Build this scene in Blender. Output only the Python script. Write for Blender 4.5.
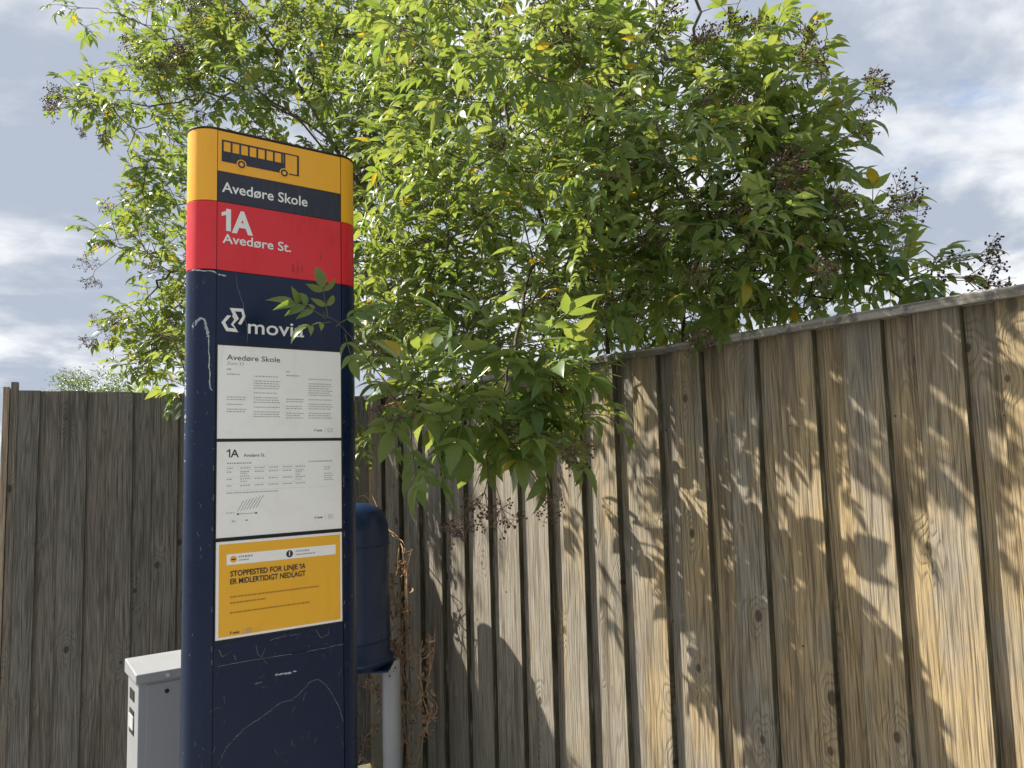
import bpy, math, random
import numpy as np
from mathutils import Matrix, Vector

# ------------------------------------------------------------------ camera
for o in list(bpy.data.objects): bpy.data.objects.remove(o)
S = bpy.context.scene
COL = S.collection
EYE = 1.80
H0 = EYE + 0.40                                         # top of the fences
F, CX, CY = 769.0, 512.0, 384.0
up = np.array([290.0 - CX, CY + 7650.0, -F]); up /= np.linalg.norm(up)
fw = np.array([0, 0, -1.0]); yy = fw - up * (fw @ up); yy /= np.linalg.norm(yy)
RC = np.array([np.cross(yy, up), yy, up])              # camera -> world
cam_d = bpy.data.cameras.new('camera'); cam_d.sensor_width = 36; cam_d.lens = 36 * F / 1024
cam_d.clip_start = 0.05; cam_d.clip_end = 2000
cam = bpy.data.objects.new('camera', cam_d); COL.objects.link(cam)
m4 = np.eye(4); m4[:3, :3] = RC; m4[2, 3] = EYE
cam.matrix_world = Matrix(m4.tolist()); S.camera = cam
S.render.resolution_x, S.render.resolution_y = 1024, 768

# ------------------------------------------------------------------ light
SUN_AZ, SUN_EL = -77.0, 45.0                           # azimuth from +Y, negative = left
sd = np.array([math.sin(math.radians(SUN_AZ)) * math.cos(math.radians(SUN_EL)),
               math.cos(math.radians(SUN_AZ)) * math.cos(math.radians(SUN_EL)), math.sin(math.radians(SUN_EL))])
sl = bpy.data.lights.new('sun', 'SUN'); sl.energy = 4.7; sl.angle = math.radians(0.55); sl.color = (1.0, 0.93, 0.80)
so = bpy.data.objects.new('sun', sl); COL.objects.link(so); so.location = (-6, 3, 9)
so.rotation_euler = Vector((-sd).tolist()).to_track_quat('-Z', 'Y').to_euler()
W = bpy.data.worlds.new('World'); S.world = W; W.use_nodes = True
nt = W.node_tree; nt.nodes.clear()
S.view_settings.view_transform = 'Standard'; S.view_settings.look = 'None'
S.view_settings.gamma = 1.0; S.view_settings.exposure = 1.12; S.view_settings.use_curve_mapping = False

class NT:
    """small node-graph helper"""
    def __init__(s, tree): s.t = tree
    def n(s, typ, **kw):
        nd = s.t.nodes.new(typ)
        for k, v in kw.items(): setattr(nd, k, v)
        return nd
    def put(s, sock, v):
        if isinstance(v, bpy.types.NodeSocket): s.t.links.new(v, sock)
        elif v is not None: sock.default_value = v
    def m(s, op, a, b=None, c=None, clamp=False):
        nd = s.n('ShaderNodeMath', operation=op, use_clamp=clamp)
        for i, v in enumerate((a, b, c)):
            if v is not None: s.put(nd.inputs[i], v)
        return nd.outputs[0]
    def mix(s, f, a, b, blend='MIX'):
        nd = s.n('ShaderNodeMix', data_type='RGBA', blend_type=blend)
        s.put(nd.inputs[0], f); s.put(nd.inputs[6], a); s.put(nd.inputs[7], b); return nd.outputs[2]
    def ss(s, v, lo, hi, a=0.0, b=1.0):
        nd = s.n('ShaderNodeMapRange', interpolation_type='SMOOTHSTEP')
        for i, x in enumerate((v, lo, hi, a, b)): s.put(nd.inputs[i], x)
        return nd.outputs[0]
    def noise(s, vec, scale, detail=4, rough=0.55, dist=0.0, lac=2.0):
        nd = s.n('ShaderNodeTexNoise')
        s.put(nd.inputs['Vector'], vec)
        for k, v in (('Scale', scale), ('Detail', detail), ('Roughness', rough), ('Distortion', dist), ('Lacunarity', lac)): s.put(nd.inputs[k], v)
        return nd.outputs['Fac']
    def vec(s, x, y, z):
        nd = s.n('ShaderNodeCombineXYZ')
        for i, v in enumerate((x, y, z)): s.put(nd.inputs[i], v)
        return nd.outputs[0]
    def sep(s, v):
        nd = s.n('ShaderNodeSeparateXYZ'); s.put(nd.inputs[0], v); return nd.outputs
    def vmul(s, v, k):
        nd = s.n('ShaderNodeVectorMath', operation='MULTIPLY'); s.put(nd.inputs[0], v); s.put(nd.inputs[1], k); return nd.outputs[0]
    def vadd(s, v, k):
        nd = s.n('ShaderNodeVectorMath', operation='ADD'); s.put(nd.inputs[0], v); s.put(nd.inputs[1], k); return nd.outputs[0]

g = NT(nt)
sky = g.n('ShaderNodeTexSky', sky_type='NISHITA', sun_disc=False)
sky.sun_elevation = math.radians(SUN_EL); sky.sun_rotation = math.radians(SUN_AZ)
dirn = g.n('ShaderNodeTexCoord').outputs['Generated']
dx, dy, dz = g.sep(dirn)
den = g.m('ADD', g.m('MAXIMUM', dz, 0.0), 0.30)
pv = g.vec(g.m('DIVIDE', dx, den), g.m('DIVIDE', dy, den), 0.0)
pv = g.vadd(pv, (3.1, 1.7, 0.4))
wob = g.noise(pv, 1.0, 3)
pw = g.vadd(pv, g.vec(g.m('MULTIPLY', wob, 0.5), g.m('MULTIPLY', wob, 0.35), 0.0))
cover = g.ss(g.noise(pw, 1.3, 7, 0.58), 0.24, 0.38)
tone = g.noise(g.vadd(pw, (9.3, 4.1, 2.0)), 2.3, 9, 0.58)
tone = g.ss(tone, 0.41, 0.61)
ccol = g.mix(tone, (0.222, 0.250, 0.300, 1), (0.455, 0.465, 0.478, 1))
skyc = g.vmul(sky.outputs[0], (0.10, 0.10, 0.10))
allc = g.mix(cover, skyc, ccol)
bg = g.n('ShaderNodeBackground'); g.put(bg.inputs[0], allc); bg.inputs[1].default_value = 1.0
wo = g.n('ShaderNodeOutputWorld'); nt.links.new(bg.outputs[0], wo.inputs[0])

# ------------------------------------------------------------------ pixel helpers (z relative to eye)
def ray(px, py): return RC @ np.array([px - CX, CY - py, -F])
def at(px, py, depth):
    d = ray(px, py); p = d * (depth / d[1]); p[2] += EYE; return p
def on(px, py, p0, n):
    d = ray(px, py); e = np.array([0, 0, EYE]); p = d * (((p0 - e) @ n) / (d @ n)); return p + e
def proj(P):
    c = (P - np.array([0, 0, EYE])) @ RC
    return CX + F * c[..., 0] / -c[..., 2], CY - F * c[..., 1] / -c[..., 2], -c[..., 2]

# ------------------------------------------------------------------ mesh helpers
class MB:
    def __init__(s): s.v, s.f, s.mi = [], [], []
    def add(s, vs, fs, mi=0):
        o = len(s.v); s.v += [tuple(map(float, p)) for p in vs]; s.f += [tuple(i + o for i in f) for f in fs]; s.mi += [mi] * len(fs)
    def box(s, x0, x1, y0, y1, z0, z1, mi=0):
        s.add([(x0, y0, z0), (x1, y0, z0), (x1, y1, z0), (x0, y1, z0), (x0, y0, z1), (x1, y0, z1), (x1, y1, z1), (x0, y1, z1)],
              [(0, 3, 2, 1), (4, 5, 6, 7), (0, 1, 5, 4), (1, 2, 6, 5), (2, 3, 7, 6), (3, 0, 4, 7)], mi)
    def prism(s, outline, z0, z1, mi=0, capb=True):
        n = len(outline)
        s.add([(x, y, z0) for x, y in outline] + [(x, y, z1) for x, y in outline],
              [(i, (i + 1) % n, n + (i + 1) % n, n + i) for i in range(n)] + [tuple(range(n, 2 * n))] + ([tuple(range(n - 1, -1, -1))] if capb else []), mi)
    def flat(s, pts, y, th=0.0006, mi=0):
        """polygon in local x,z (counter-clockwise seen from the front, -y) with a little thickness"""
        n = len(pts)
        s.add([(x, y, z) for x, z in pts] + [(x, y + th, z) for x, z in pts],
              [tuple(range(n))] + [((i + 1) % n, i, n + i, n + (i + 1) % n) for i in range(n)], mi)
    def rect(s, x0, x1, z0, z1, y, th=0.0006, mi=0): s.flat([(x0, z0), (x1, z0), (x1, z1), (x0, z1)], y, th, mi)
    def tube(s, pts, rad, sides=6, mi=0, cap=True):
        pts = [np.asarray(p, float) for p in pts]; n = len(pts)
        rad = rad if hasattr(rad, '__len__') else [rad] * n
        vs = []; ref = None
        for i, p in enumerate(pts):
            t = pts[min(i + 1, n - 1)] - pts[max(i - 1, 0)]; t /= (np.linalg.norm(t) + 1e-9)
            if ref is None:
                ref = np.cross(t, [0, 0, 1.0])
                if np.linalg.norm(ref) < 0.1: ref = np.cross(t, [1.0, 0, 0])
            ref = ref - t * (ref @ t); ref /= (np.linalg.norm(ref) + 1e-9); b = np.cross(t, ref)
            for k in range(sides):
                a = 2 * math.pi * k / sides
                vs.append(p + rad[i] * (ref * math.cos(a) + b * math.sin(a)))
        fs = [(i * sides + k, i * sides + (k + 1) % sides, (i + 1) * sides + (k + 1) % sides, (i + 1) * sides + k) for i in range(n - 1) for k in range(sides)]
        if cap: fs += [tuple(range(sides - 1, -1, -1)), tuple(range((n - 1) * sides, n * sides))]
        s.add(vs, fs, mi)
    def mesh(s, name, mats, smooth=False):
        me = bpy.data.meshes.new(name); me.from_pydata(s.v, [], s.f); me.update()
        for m in (mats if isinstance(mats, (list, tuple)) else [mats]): me.materials.append(m)
        if any(s.mi): me.polygons.foreach_set('material_index', s.mi)
        if smooth: me.polygons.foreach_set('use_smooth', [True] * len(me.polygons))
        return me
    def obj(s, name, mats, parent=None, smooth=False, bevel=0.0):
        return link(name, s.mesh(name, mats, smooth), parent, bevel)
def link(name, me, parent=None, bevel=0.0):
    o = bpy.data.objects.new(name, me); COL.objects.link(o)
    if parent: o.parent = parent
    if bevel:
        b = o.modifiers.new('bevel', 'BEVEL'); b.width = bevel; b.segments = 2; b.limit_method = 'ANGLE'
    return o
def empty(name, loc, rz=0.0):
    o = bpy.data.objects.new(name, None); COL.objects.link(o); o.location = loc; o.rotation_euler = (0, 0, rz); o.empty_display_size = 0.1; return o
def tag(o, label=None, cat=None, group=None, kind=None):
    for k, v in (('label', label), ('category', cat), ('group', group), ('kind', kind)):
        if v: o[k] = v
    return o

# ------------------------------------------------------------------ materials
def newmat(name):
    m = bpy.data.materials.new(name); m.use_nodes = True; t = m.node_tree
    p = t.nodes['Principled BSDF']; return m, NT(t), p
def setp(h, p, **kw):
    for k, v in kw.items(): h.put(p.inputs[k.replace('_', ' ')], v)
def bump(h, p, height, strength, dist=0.002):
    b = h.n('ShaderNodeBump'); b.inputs['Strength'].default_value = strength; b.inputs['Distance'].default_value = dist
    h.put(b.inputs['Height'], height); h.put(p.inputs['Normal'], b.outputs[0])

def paint(name, col, rough=0.35, dirt=0.25, dirtcol=(0.12, 0.11, 0.10, 1), coat=0.0, wear=0.0):
    m, h, p = newmat(name)
    oc = h.n('ShaderNodeTexCoord').outputs['Object']
    n1 = h.noise(oc, 7.0, 6, 0.62); n2 = h.noise(h.vmul(oc, (60, 60, 9)), 1.0, 4, 0.6)
    d = h.ss(h.m('MULTIPLY', n1, n2), 0.25, 0.42)
    c = h.mix(h.m('MULTIPLY', d, dirt), (*col, 1), dirtcol)
    if wear:
        sp = h.noise(oc, 90.0, 3, 0.6)
        c = h.mix(h.m('MULTIPLY', h.ss(sp, 0.70, 0.74), wear), c, (0.42, 0.43, 0.45, 1))
    setp(h, p, Base_Color=c, Roughness=h.ss(n1, 0.3, 0.75, rough - 0.06, rough + 0.14), Coat_Weight=coat, Coat_Roughness=0.2)
    bump(h, p, h.noise(oc, 18.0, 3), 0.05, 0.004)
    return m

def wood(name, tan, grey, dark, tan_lo, tan_hi, algae=0.0, light=1.0):
    m, h, p = newmat(name)
    oc = h.n('ShaderNodeTexCoord').outputs['Object']
    oi = h.n('ShaderNodeObjectInfo'); rnd = oi.outputs['Random']; tone_ = h.sep(oi.outputs['Color'])[0]
    x, y, z = h.sep(oc)
    off = h.m('MULTIPLY', rnd, 83.0)
    v = h.vec(h.m('ADD', x, off), h.m('MULTIPLY', y, 1.0), h.m('ADD', z, h.m('MULTIPLY', rnd, 37.0)))
    # knots: sparse cells, fields of contour lines bulge round them
    vx_, _, vz_ = h.sep(v); kv = h.vec(h.m('MULTIPLY', vx_, 6.2), h.m('MULTIPLY', vz_, 4.2), 0.0)
    vo = h.n('ShaderNodeTexVoronoi', voronoi_dimensions='2D', feature='F1'); h.put(vo.inputs['Vector'], kv); vo.inputs['Scale'].default_value = 1.0; vo.inputs['Randomness'].default_value = 1.0
    kd = vo.outputs['Distance']; kr = h.sep(vo.outputs['Color'])[0]
    keep = h.m('GREATER_THAN', kr, 0.80)
    kb = h.m('MULTIPLY', h.m('POWER', 2.718, h.m('MULTIPLY', h.m('MULTIPLY', kd, kd), -14.0)), keep)
    # cathedral figure: contour lines of a stretched field
    fld = h.noise(h.vmul(v, (11.0, 1.0, 0.75)), 1.0, 2, 0.45)
    fld2 = h.noise(h.vmul(v, (40.0, 1.0, 3.0)), 1.0, 2)
    ph = h.m('ADD', h.m('ADD', h.m('MULTIPLY', fld, 92.0), h.m('MULTIPLY', fld2, 4.0)), h.m('MULTIPLY', kb, 22.0))
    ring = h.m('SINE', ph)
    ring = h.m('POWER', h.m('ADD', h.m('MULTIPLY', ring, 0.5), 0.5), 3.2)
    fib = h.noise(h.vmul(v, (420.0, 60.0, 6.0)), 1.0, 3, 0.6)
    fib2 = h.noise(h.vmul(v, (135.0, 20.0, 2.0)), 1.0, 5, 0.65)
    blot = h.noise(h.vmul(v, (6.0, 1.0, 2.2)), 1.0, 6, 0.62)
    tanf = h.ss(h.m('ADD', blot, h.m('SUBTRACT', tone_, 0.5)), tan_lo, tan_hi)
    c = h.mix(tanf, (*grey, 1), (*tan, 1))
    c = h.mix(h.m('MULTIPLY', ring, 0.62), c, h.mix(0.6, c, (*dark, 1)))
    c = h.mix(h.ss(fib2, 0.50, 0.66, 0.0, 0.75), c, (*dark, 1))
    c = h.mix(h.ss(fib, 0.50, 0.64, 0.0, 0.68), c, (*dark, 1))
    c = h.mix(h.ss(fib, 0.27, 0.46, 0.42, 0.0), c, (0.55, 0.53, 0.48, 1))
    crk = h.noise(h.vmul(v, (230.0, 10.0, 1.3)), 1.0, 3, 0.55)                   # drying cracks
    c = h.mix(h.ss(crk, 0.655, 0.70, 0.0, 0.8), c, (dark[0] * 0.45, dark[1] * 0.45, dark[2] * 0.45, 1))
    # knot colouring
    core = h.m('MULTIPLY', h.ss(h.m('DIVIDE', kd, h.m('MULTIPLY_ADD', h.m('SUBTRACT', kr, 0.80), 5.0, 0.45)), 0.045, 0.085, 1.0, 0.0), keep)
    c = h.mix(h.m('MULTIPLY', core, 0.75), c, (dark[0] * 0.55, dark[1] * 0.5, dark[2] * 0.5, 1))
    stain = h.noise(h.vmul(v, (16.0, 1.0, 1.1)), 1.0, 5, 0.62)
    c = h.mix(h.ss(stain, 0.50, 0.70, 0.0, 0.62), c, (dark[0] * 0.8, dark[1] * 0.8, dark[2] * 0.8, 1))
    if algae:   # green film low on the board and a dark weathered head, with ragged edges
        lowf = h.m('MULTIPLY', h.ss(h.m('ADD', z, h.m('MULTIPLY', blot, 0.7)), 0.35, 1.0, 1.0, 0.0), algae)
        c = h.mix(lowf, c, (0.16, 0.17, 0.10, 1))
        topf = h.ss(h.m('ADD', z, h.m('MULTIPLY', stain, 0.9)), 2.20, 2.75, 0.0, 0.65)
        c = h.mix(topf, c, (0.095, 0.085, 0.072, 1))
    if light != 1.0: c = h.vmul(c, (light, light, light))
    setp(h, p, Base_Color=c, Roughness=0.82, Specular_IOR_Level=0.25)
    hh = h.m('ADD', h.m('MULTIPLY', ring, -0.5), h.m('ADD', h.m('MULTIPLY', fib2, -1.2), h.m('MULTIPLY', fib, -0.7)))
    bump(h, p, hh, 0.8, 0.003)
    return m

M = {}
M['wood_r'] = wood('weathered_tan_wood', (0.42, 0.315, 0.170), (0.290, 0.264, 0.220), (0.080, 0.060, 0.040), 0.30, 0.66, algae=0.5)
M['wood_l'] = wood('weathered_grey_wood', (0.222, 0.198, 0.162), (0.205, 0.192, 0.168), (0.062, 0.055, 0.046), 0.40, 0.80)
M['post_w'] = wood('pale_post_wood', (0.42, 0.33, 0.23), (0.42, 0.38, 0.33), (0.16, 0.13, 0.10), 0.40, 0.70)
def capmat():
    m, h, p = newmat('lichen_cap_wood')
    oc = h.n('ShaderNodeTexCoord').outputs['Object']
    n1 = h.noise(oc, 14, 6, 0.65); n2 = h.noise(oc, 60, 5, 0.65); n3 = h.noise(h.vmul(oc, (2.5, 60, 60)), 1.0, 4)
    c = h.mix(h.ss(n3, 0.35, 0.7), (0.30, 0.285, 0.25, 1), (0.13, 0.12, 0.105, 1))
    c = h.mix(h.ss(n1, 0.50, 0.62, 0, 0.8), c, (0.07, 0.068, 0.06, 1))
    c = h.mix(h.ss(n2, 0.58, 0.66, 0, 0.7), c, (0.42, 0.43, 0.38, 1))
    setp(h, p, Base_Color=c, Roughness=0.9); bump(h, p, h.m('ADD', n2, n3), 0.6, 0.004); return m
M['cap'] = capmat()
M['edge'] = wood('mossy_shaded_board_edge', (0.115, 0.095, 0.055), (0.085, 0.080, 0.050), (0.030, 0.028, 0.018), 0.34, 0.62)  # algae on the side faces, darkened further to paint in the gap shade
NAVY = (0.0055, 0.0150, 0.050)
M['navy'] = paint('navy_gloss_paint', NAVY, 0.28, 0.16, (0.025, 0.035, 0.055, 1), 0.0, wear=0.3); M['navy'].node_tree.nodes['Principled BSDF'].inputs['Specular IOR Level'].default_value = 0.30
M['binblue'] = paint('bin_blue_paint', (0.010, 0.028, 0.085), 0.32, 0.10, (0.03, 0.04, 0.06, 1))
M['navy2'] = paint('navy_vinyl', (0.012, 0.016, 0.034), 0.38, 0.2)
M['yellow'] = paint('yellow_paint', (0.90, 0.43, 0.018), 0.40, 0.14, (0.45, 0.24, 0.05, 1), 0.0)
M['red'] = paint('red_paint', (0.70, 0.016, 0.028), 0.40, 0.25, (0.35, 0.02, 0.03, 1), 0.0)
M['white'] = paint('white_vinyl', (0.80, 0.80, 0.80), 0.4, 0.1)
M['ink'] = paint('dark_ink', (0.022, 0.024, 0.032), 0.5, 0.0)
M['ink2'] = paint('grey_ink', (0.36, 0.36, 0.37), 0.5, 0.0)
M['brownink'] = paint('brown_ink', (0.42, 0.21, 0.015), 0.5, 0.0)
M['black'] = paint('black_rubber', (0.012, 0.012, 0.013), 0.6, 0.1)
M['scratch'] = paint('bare_scratch', (0.40, 0.43, 0.46), 0.6, 0.5, (0.10, 0.11, 0.13, 1))
M['scratch2'] = paint('dull_scratch', (0.16, 0.18, 0.20), 0.6, 0.5, (0.03, 0.04, 0.06, 1))
M['zinc'] = paint('galvanised_steel', (0.44, 0.45, 0.47), 0.45, 0.30, (0.25, 0.25, 0.24, 1)); M['zinc'].node_tree.nodes['Principled BSDF'].inputs['Metallic'].default_value = 0.1
M['cab'] = paint('light_grey_cabinet_paint', (0.30, 0.313, 0.335), 0.45, 0.22, (0.30, 0.30, 0.29, 1))
M['steel'] = paint('lock_steel', (0.55, 0.55, 0.55), 0.3, 0.2)
def postermat(name, col):
    m, h, p = newmat(name)
    oc = h.n('ShaderNodeTexCoord').outputs['Object']
    n = h.noise(oc, 11.0, 5, 0.6, 0.6); st = h.noise(h.vmul(oc, (22, 1, 4)), 1.0, 5, 0.6)
    c = h.mix(h.ss(n, 0.50, 0.72, 0, 0.30), (*col, 1), (col[0] * 0.82, col[1] * 0.8, col[2] * 0.74, 1))
    c = h.mix(h.ss(st, 0.58, 0.75, 0, 0.22), c, (col[0] * 0.7, col[1] * 0.68, col[2] * 0.6, 1))
    setp(h, p, Base_Color=c, Roughness=0.5, Coat_Weight=0.25, Coat_Roughness=0.25)
    bump(h, p, h.noise(oc, 9.0, 2), 0.12, 0.01); return m
M['paper'] = postermat('white_poster_paper', (0.92, 0.92, 0.91))
M['ypaper'] = postermat('yellow_poster_paper', (0.88, 0.46, 0.024))
def leafmat(name, greens, trans, yellow=0.04):
    m = bpy.data.materials.new(name); m.use_nodes = True; t = m.node_tree; t.nodes.clear(); h = NT(t)
    r0 = h.n('ShaderNodeAttribute', attribute_name='rnd').outputs['Fac']; r1 = h.n('ShaderNodeObjectInfo').outputs['Random']
    r = h.m('FRACT', h.m('ADD', r0, r1)); r2 = h.m('FRACT', h.m('MULTIPLY', r, 17.31))
    rib = h.n('ShaderNodeAttribute', attribute_name='rib').outputs['Fac']
    oc = h.n('ShaderNodeTexCoord').outputs['Object']
    n = h.noise(oc, 30.0, 3)
    c = h.mix(r, (*greens[0], 1), (*greens[1], 1))
    c = h.mix(h.ss(n, 0.35, 0.75, 0.0, 0.5), c, (*greens[2], 1))
    yl = h.m('GREATER_THAN', r2, 1.0 - yellow)
    c = h.mix(h.m('MULTIPLY', yl, 0.8), c, (0.42, 0.30, 0.03, 1))
    c = h.mix(h.ss(rib, 0.86, 1.0, 0.0, 0.45), c, (0.17, 0.22, 0.06, 1))
    tc = h.mix(r, (*trans[0], 1), (*trans[1], 1)); tc = h.mix(yl, tc, (0.60, 0.42, 0.03, 1))
    bf = h.n('ShaderNodeNewGeometry').outputs['Backfacing']                # pale, dull underside; deep green, glossy upper side
    c = h.mix(bf, h.vmul(c, (0.86, 1.02, 0.92)), h.vmul(c, (1.50, 1.58, 1.75)))
    d = h.n('ShaderNodeBsdfDiffuse'); h.put(d.inputs[0], c)
    tr = h.n('ShaderNodeBsdfTranslucent'); h.put(tr.inputs[0], tc)
    gl = h.n('ShaderNodeBsdfGlossy'); gl.inputs[0].default_value = (0.9, 0.95, 1, 1); gl.inputs['Roughness'].default_value = 0.36
    mx = h.n('ShaderNodeMixShader'); mx.inputs[0].default_value = 0.5; t.links.new(d.outputs[0], mx.inputs[1]); t.links.new(tr.outputs[0], mx.inputs[2])
    fr = h.n('ShaderNodeFresnel'); fr.inputs[0].default_value = 1.42
    m2 = h.n('ShaderNodeMixShader'); h.put(m2.inputs[0], h.m('MULTIPLY', fr.outputs[0], h.m('MULTIPLY_ADD', bf, -0.45, 0.65))); t.links.new(mx.outputs[0], m2.inputs[1]); t.links.new(gl.outputs[0], m2.inputs[2])
    out = h.n('ShaderNodeOutputMaterial'); t.links.new(m2.outputs[0], out.inputs[0])
    return m
M['leaf'] = leafmat('elder_leaf', ((0.095, 0.150, 0.040), (0.170, 0.210, 0.066), (0.14, 0.175, 0.066)), ((0.25, 0.36, 0.045), (0.42, 0.47, 0.080)), 0.025)
M['farleaf'] = leafmat('far_leaf', ((0.065, 0.10, 0.03), (0.105, 0.135, 0.045), (0.08, 0.11, 0.035)), ((0.13, 0.19, 0.035), (0.19, 0.24, 0.05)), 0.0)
def barkmat(name, a, b):
    m, h, p = newmat(name); oc = h.n('ShaderNodeTexCoord').outputs['Object']
    n = h.noise(oc, 40, 5, 0.65); setp(h, p, Base_Color=h.mix(h.ss(n, 0.35, 0.7), (*a, 1), (*b, 1)), Roughness=0.85); bump(h, p, n, 0.6, 0.006); return m
M['bark'] = barkmat('elder_bark', (0.055, 0.042, 0.032), (0.13, 0.105, 0.08))
M['twig'] = barkmat('green_twig', (0.10, 0.075, 0.035), (0.15, 0.13, 0.06))
M['stalk'] = barkmat('berry_stalk', (0.17, 0.095, 0.065), (0.24, 0.16, 0.10))
M['berry'] = paint('elder_berry', (0.055, 0.026, 0.022), 0.35, 0.7, (0.16, 0.085, 0.055, 1))
M['dry'] = barkmat('dry_vine', (0.30, 0.17, 0.09), (0.50, 0.36, 0.22))
M['dryleaf'] = barkmat('dry_leaf', (0.22, 0.135, 0.08), (0.42, 0.30, 0.19))
def groundmat():
    m, h, p = newmat('rough_ground'); oc = h.n('ShaderNodeTexCoord').outputs['Object']
    n = h.noise(oc, 0.6, 8, 0.6); n2 = h.noise(oc, 30, 4)
    c = h.mix(h.ss(n, 0.4, 0.6), (0.07, 0.095, 0.03, 1), (0.15, 0.125, 0.085, 1)); c = h.mix(h.ss(n2, 0.4, 0.7, 0, 0.5), c, (0.05, 0.06, 0.03, 1))
    setp(h, p, Base_Color=c, Roughness=0.95); bump(h, p, n2, 0.6, 0.03); return m
def pavemat():
    m, h, p = newmat('concrete_paving'); oc = h.n('ShaderNodeTexCoord').outputs['Object']
    n = h.noise(oc, 3, 6, 0.6); n2 = h.noise(oc, 120, 3)
    c = h.mix(n, (0.19, 0.185, 0.175, 1), (0.26, 0.252, 0.238, 1)); c = h.mix(h.ss(n2, 0.5, 0.7, 0, 0.3), c, (0.14, 0.14, 0.13, 1))
    setp(h, p, Base_Color=c, Roughness=0.9); bump(h, p, n2, 0.4, 0.004); return m

# ------------------------------------------------------------------ ground
gb = MB(); gb.add([(-300, -300, 0), (300, -300, 0), (300, 300, 0), (-300, 300, 0)], [(0, 1, 2, 3)])
tag(gb.obj('ground', groundmat()), kind='structure')

# ------------------------------------------------------------------ fences
rng = random.Random(7)
AF = math.radians(-38.5)
UF = np.array([math.sin(AF), math.cos(AF), 0]); NF = np.array([UF[1], -UF[0], 0])   # NF points away from the street
P0 = np.array([0.92270, 2.42337, 0.0])                   # face of the raised boards, below the cap's px 800
PER = 0.215
UL = np.array([math.cos(math.radians(30.5)), math.sin(math.radians(30.5)), 0]); PL = np.array([-2.23, 3.91, 0.0])
A2 = np.array([[UL[0], -UF[0]], [UL[1], -UF[1]]]); sol = np.linalg.solve(A2, (P0 - PL)[:2]); CORNER = PL + UL * sol[0]
LF = sol[1]                                              # along UF from P0 to the corner

# paved verge in front of the fences
pb = MB()
far = CORNER + NF * 0
pts = [P0 - UF * 3.2 - NF * 0.05, CORNER - NF * 0.06, PL - UL * 0.9 - np.array([-UL[1], UL[0], 0]) * 0.06, np.array([-9, 3.0, 0]), np.array([-9, -6, 0]), np.array([6, -6, 0])]
pb.add([(p[0], p[1], 0.004) for p in pts], [tuple(range(5, -1, -1))])
tag(pb.obj('pavement', pavemat()), kind='structure')

def board_mesh(w, t, h, mat, seed):
    r = random.Random(seed); b = MB(); nz = 7; ch = 0.0025; vs = []
    prof = [(-w / 2 + ch, 0), (w / 2 - ch, 0), (w / 2, ch), (w / 2, t), (-w / 2, t), (-w / 2, ch)]
    cup = r.uniform(-0.0015, 0.0015)
    ph = r.uniform(0, 6); amp = r.uniform(0.0004, 0.0016)
    for i in range(nz):
        z = h * i / (nz - 1)
        dxx = amp * math.sin(ph + z * 2.6); dyy = amp * math.sin(ph * 2 + z * 2.1)
        tw = r.uniform(-0.001, 0.001)
        for (x, y) in prof: vs.append((x + dxx, y + dyy + tw * x / w + (cup if abs(x) > w * 0.3 else 0), z + (x * r.uniform(-0.02, 0.03) if i == nz - 1 else 0)))
    k = len(prof)
    fs = [(i * k + j, i * k + (j + 1) % k, (i + 1) * k + (j + 1) % k, (i + 1) * k + j) for i in range(nz - 1) for j in range(k)] + [tuple(range((nz - 1) * k, nz * k)), tuple(range(k - 1, -1, -1))]
    b.add(vs, fs)
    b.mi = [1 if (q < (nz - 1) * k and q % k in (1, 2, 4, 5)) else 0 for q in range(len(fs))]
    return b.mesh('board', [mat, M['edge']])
BW, BT = 0.125, 0.026
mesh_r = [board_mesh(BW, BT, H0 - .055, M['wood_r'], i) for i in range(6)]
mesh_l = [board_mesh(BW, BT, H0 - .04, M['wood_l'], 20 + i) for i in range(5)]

# right fence: local x runs towards the camera end (-UF), local y = NF
rf = empty('plank_fence', (CORNER[0], CORNER[1], 0), math.atan2(-UF[1], -UF[0]))
tag(rf, 'tall sunlit board fence of weathered tan planks under the hanging elder branches', 'fence')
RLEN = LF + 2.9
# a raised board's near edge lies at px 826,y560
e0 = on(826, 560, P0, NF); x_edge = (CORNER - e0) @ UF
k0 = x_edge % PER
nails = MB()
i = 0; x = k0 - PER
while x < RLEN:
    for back in (0, 1):
        xc = x - BW / 2 + (PER / 2 if back else 0)
        if xc < 0.05: continue
        o = link('board', rng.choice(mesh_r), rf)
        o.location = (xc + rng.uniform(-.003, .003), (BT + 0.0012 if back else 0) + rng.uniform(0, 0.0015), 0.04 - (rng.choice((0, 0, .004, .010)) if back else 0))
        o.rotation_euler = (rng.uniform(-.0015, .0015), rng.uniform(-.003, .003), rng.uniform(-.008, .008))
        o.scale = (rng.uniform(.97, 1.02), 1, 1.0)
        tn_ = min(1, max(0, .30 + .20 * (xc - 1.8) + rng.uniform(-.10, .10))); o.color = (tn_, tn_, tn_, 1)
        for zz in (0.40, 1.18, 1.88):
            for sx in (-.035, .033):
                if rng.random() > .14: continue
                nx, nz = xc + sx + rng.uniform(-.006, .006), zz + rng.uniform(-.012, .012)
                yb = (BT + 0.001 if back else 0) - 0.0006
                nails.add([(nx + 0.0028 * math.cos(a), yb, nz + 0.0028 * math.sin(a)) for a in [k * math.pi / 3 for k in range(6)]] +
                          [(nx + 0.0034 * math.cos(a), yb + 0.004, nz + 0.0034 * math.sin(a)) for a in [k * math.pi / 3 for k in range(6)]],
                          [(0, 1, 2, 3, 4, 5)] + [(q, q + 6, (q + 1) % 6 + 6, (q + 1) % 6) for q in range(6)])
    x += PER; i += 1
nl = nails.obj('nail_heads', M['ink'], rf); nl['kind'] = 'stuff'
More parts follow.
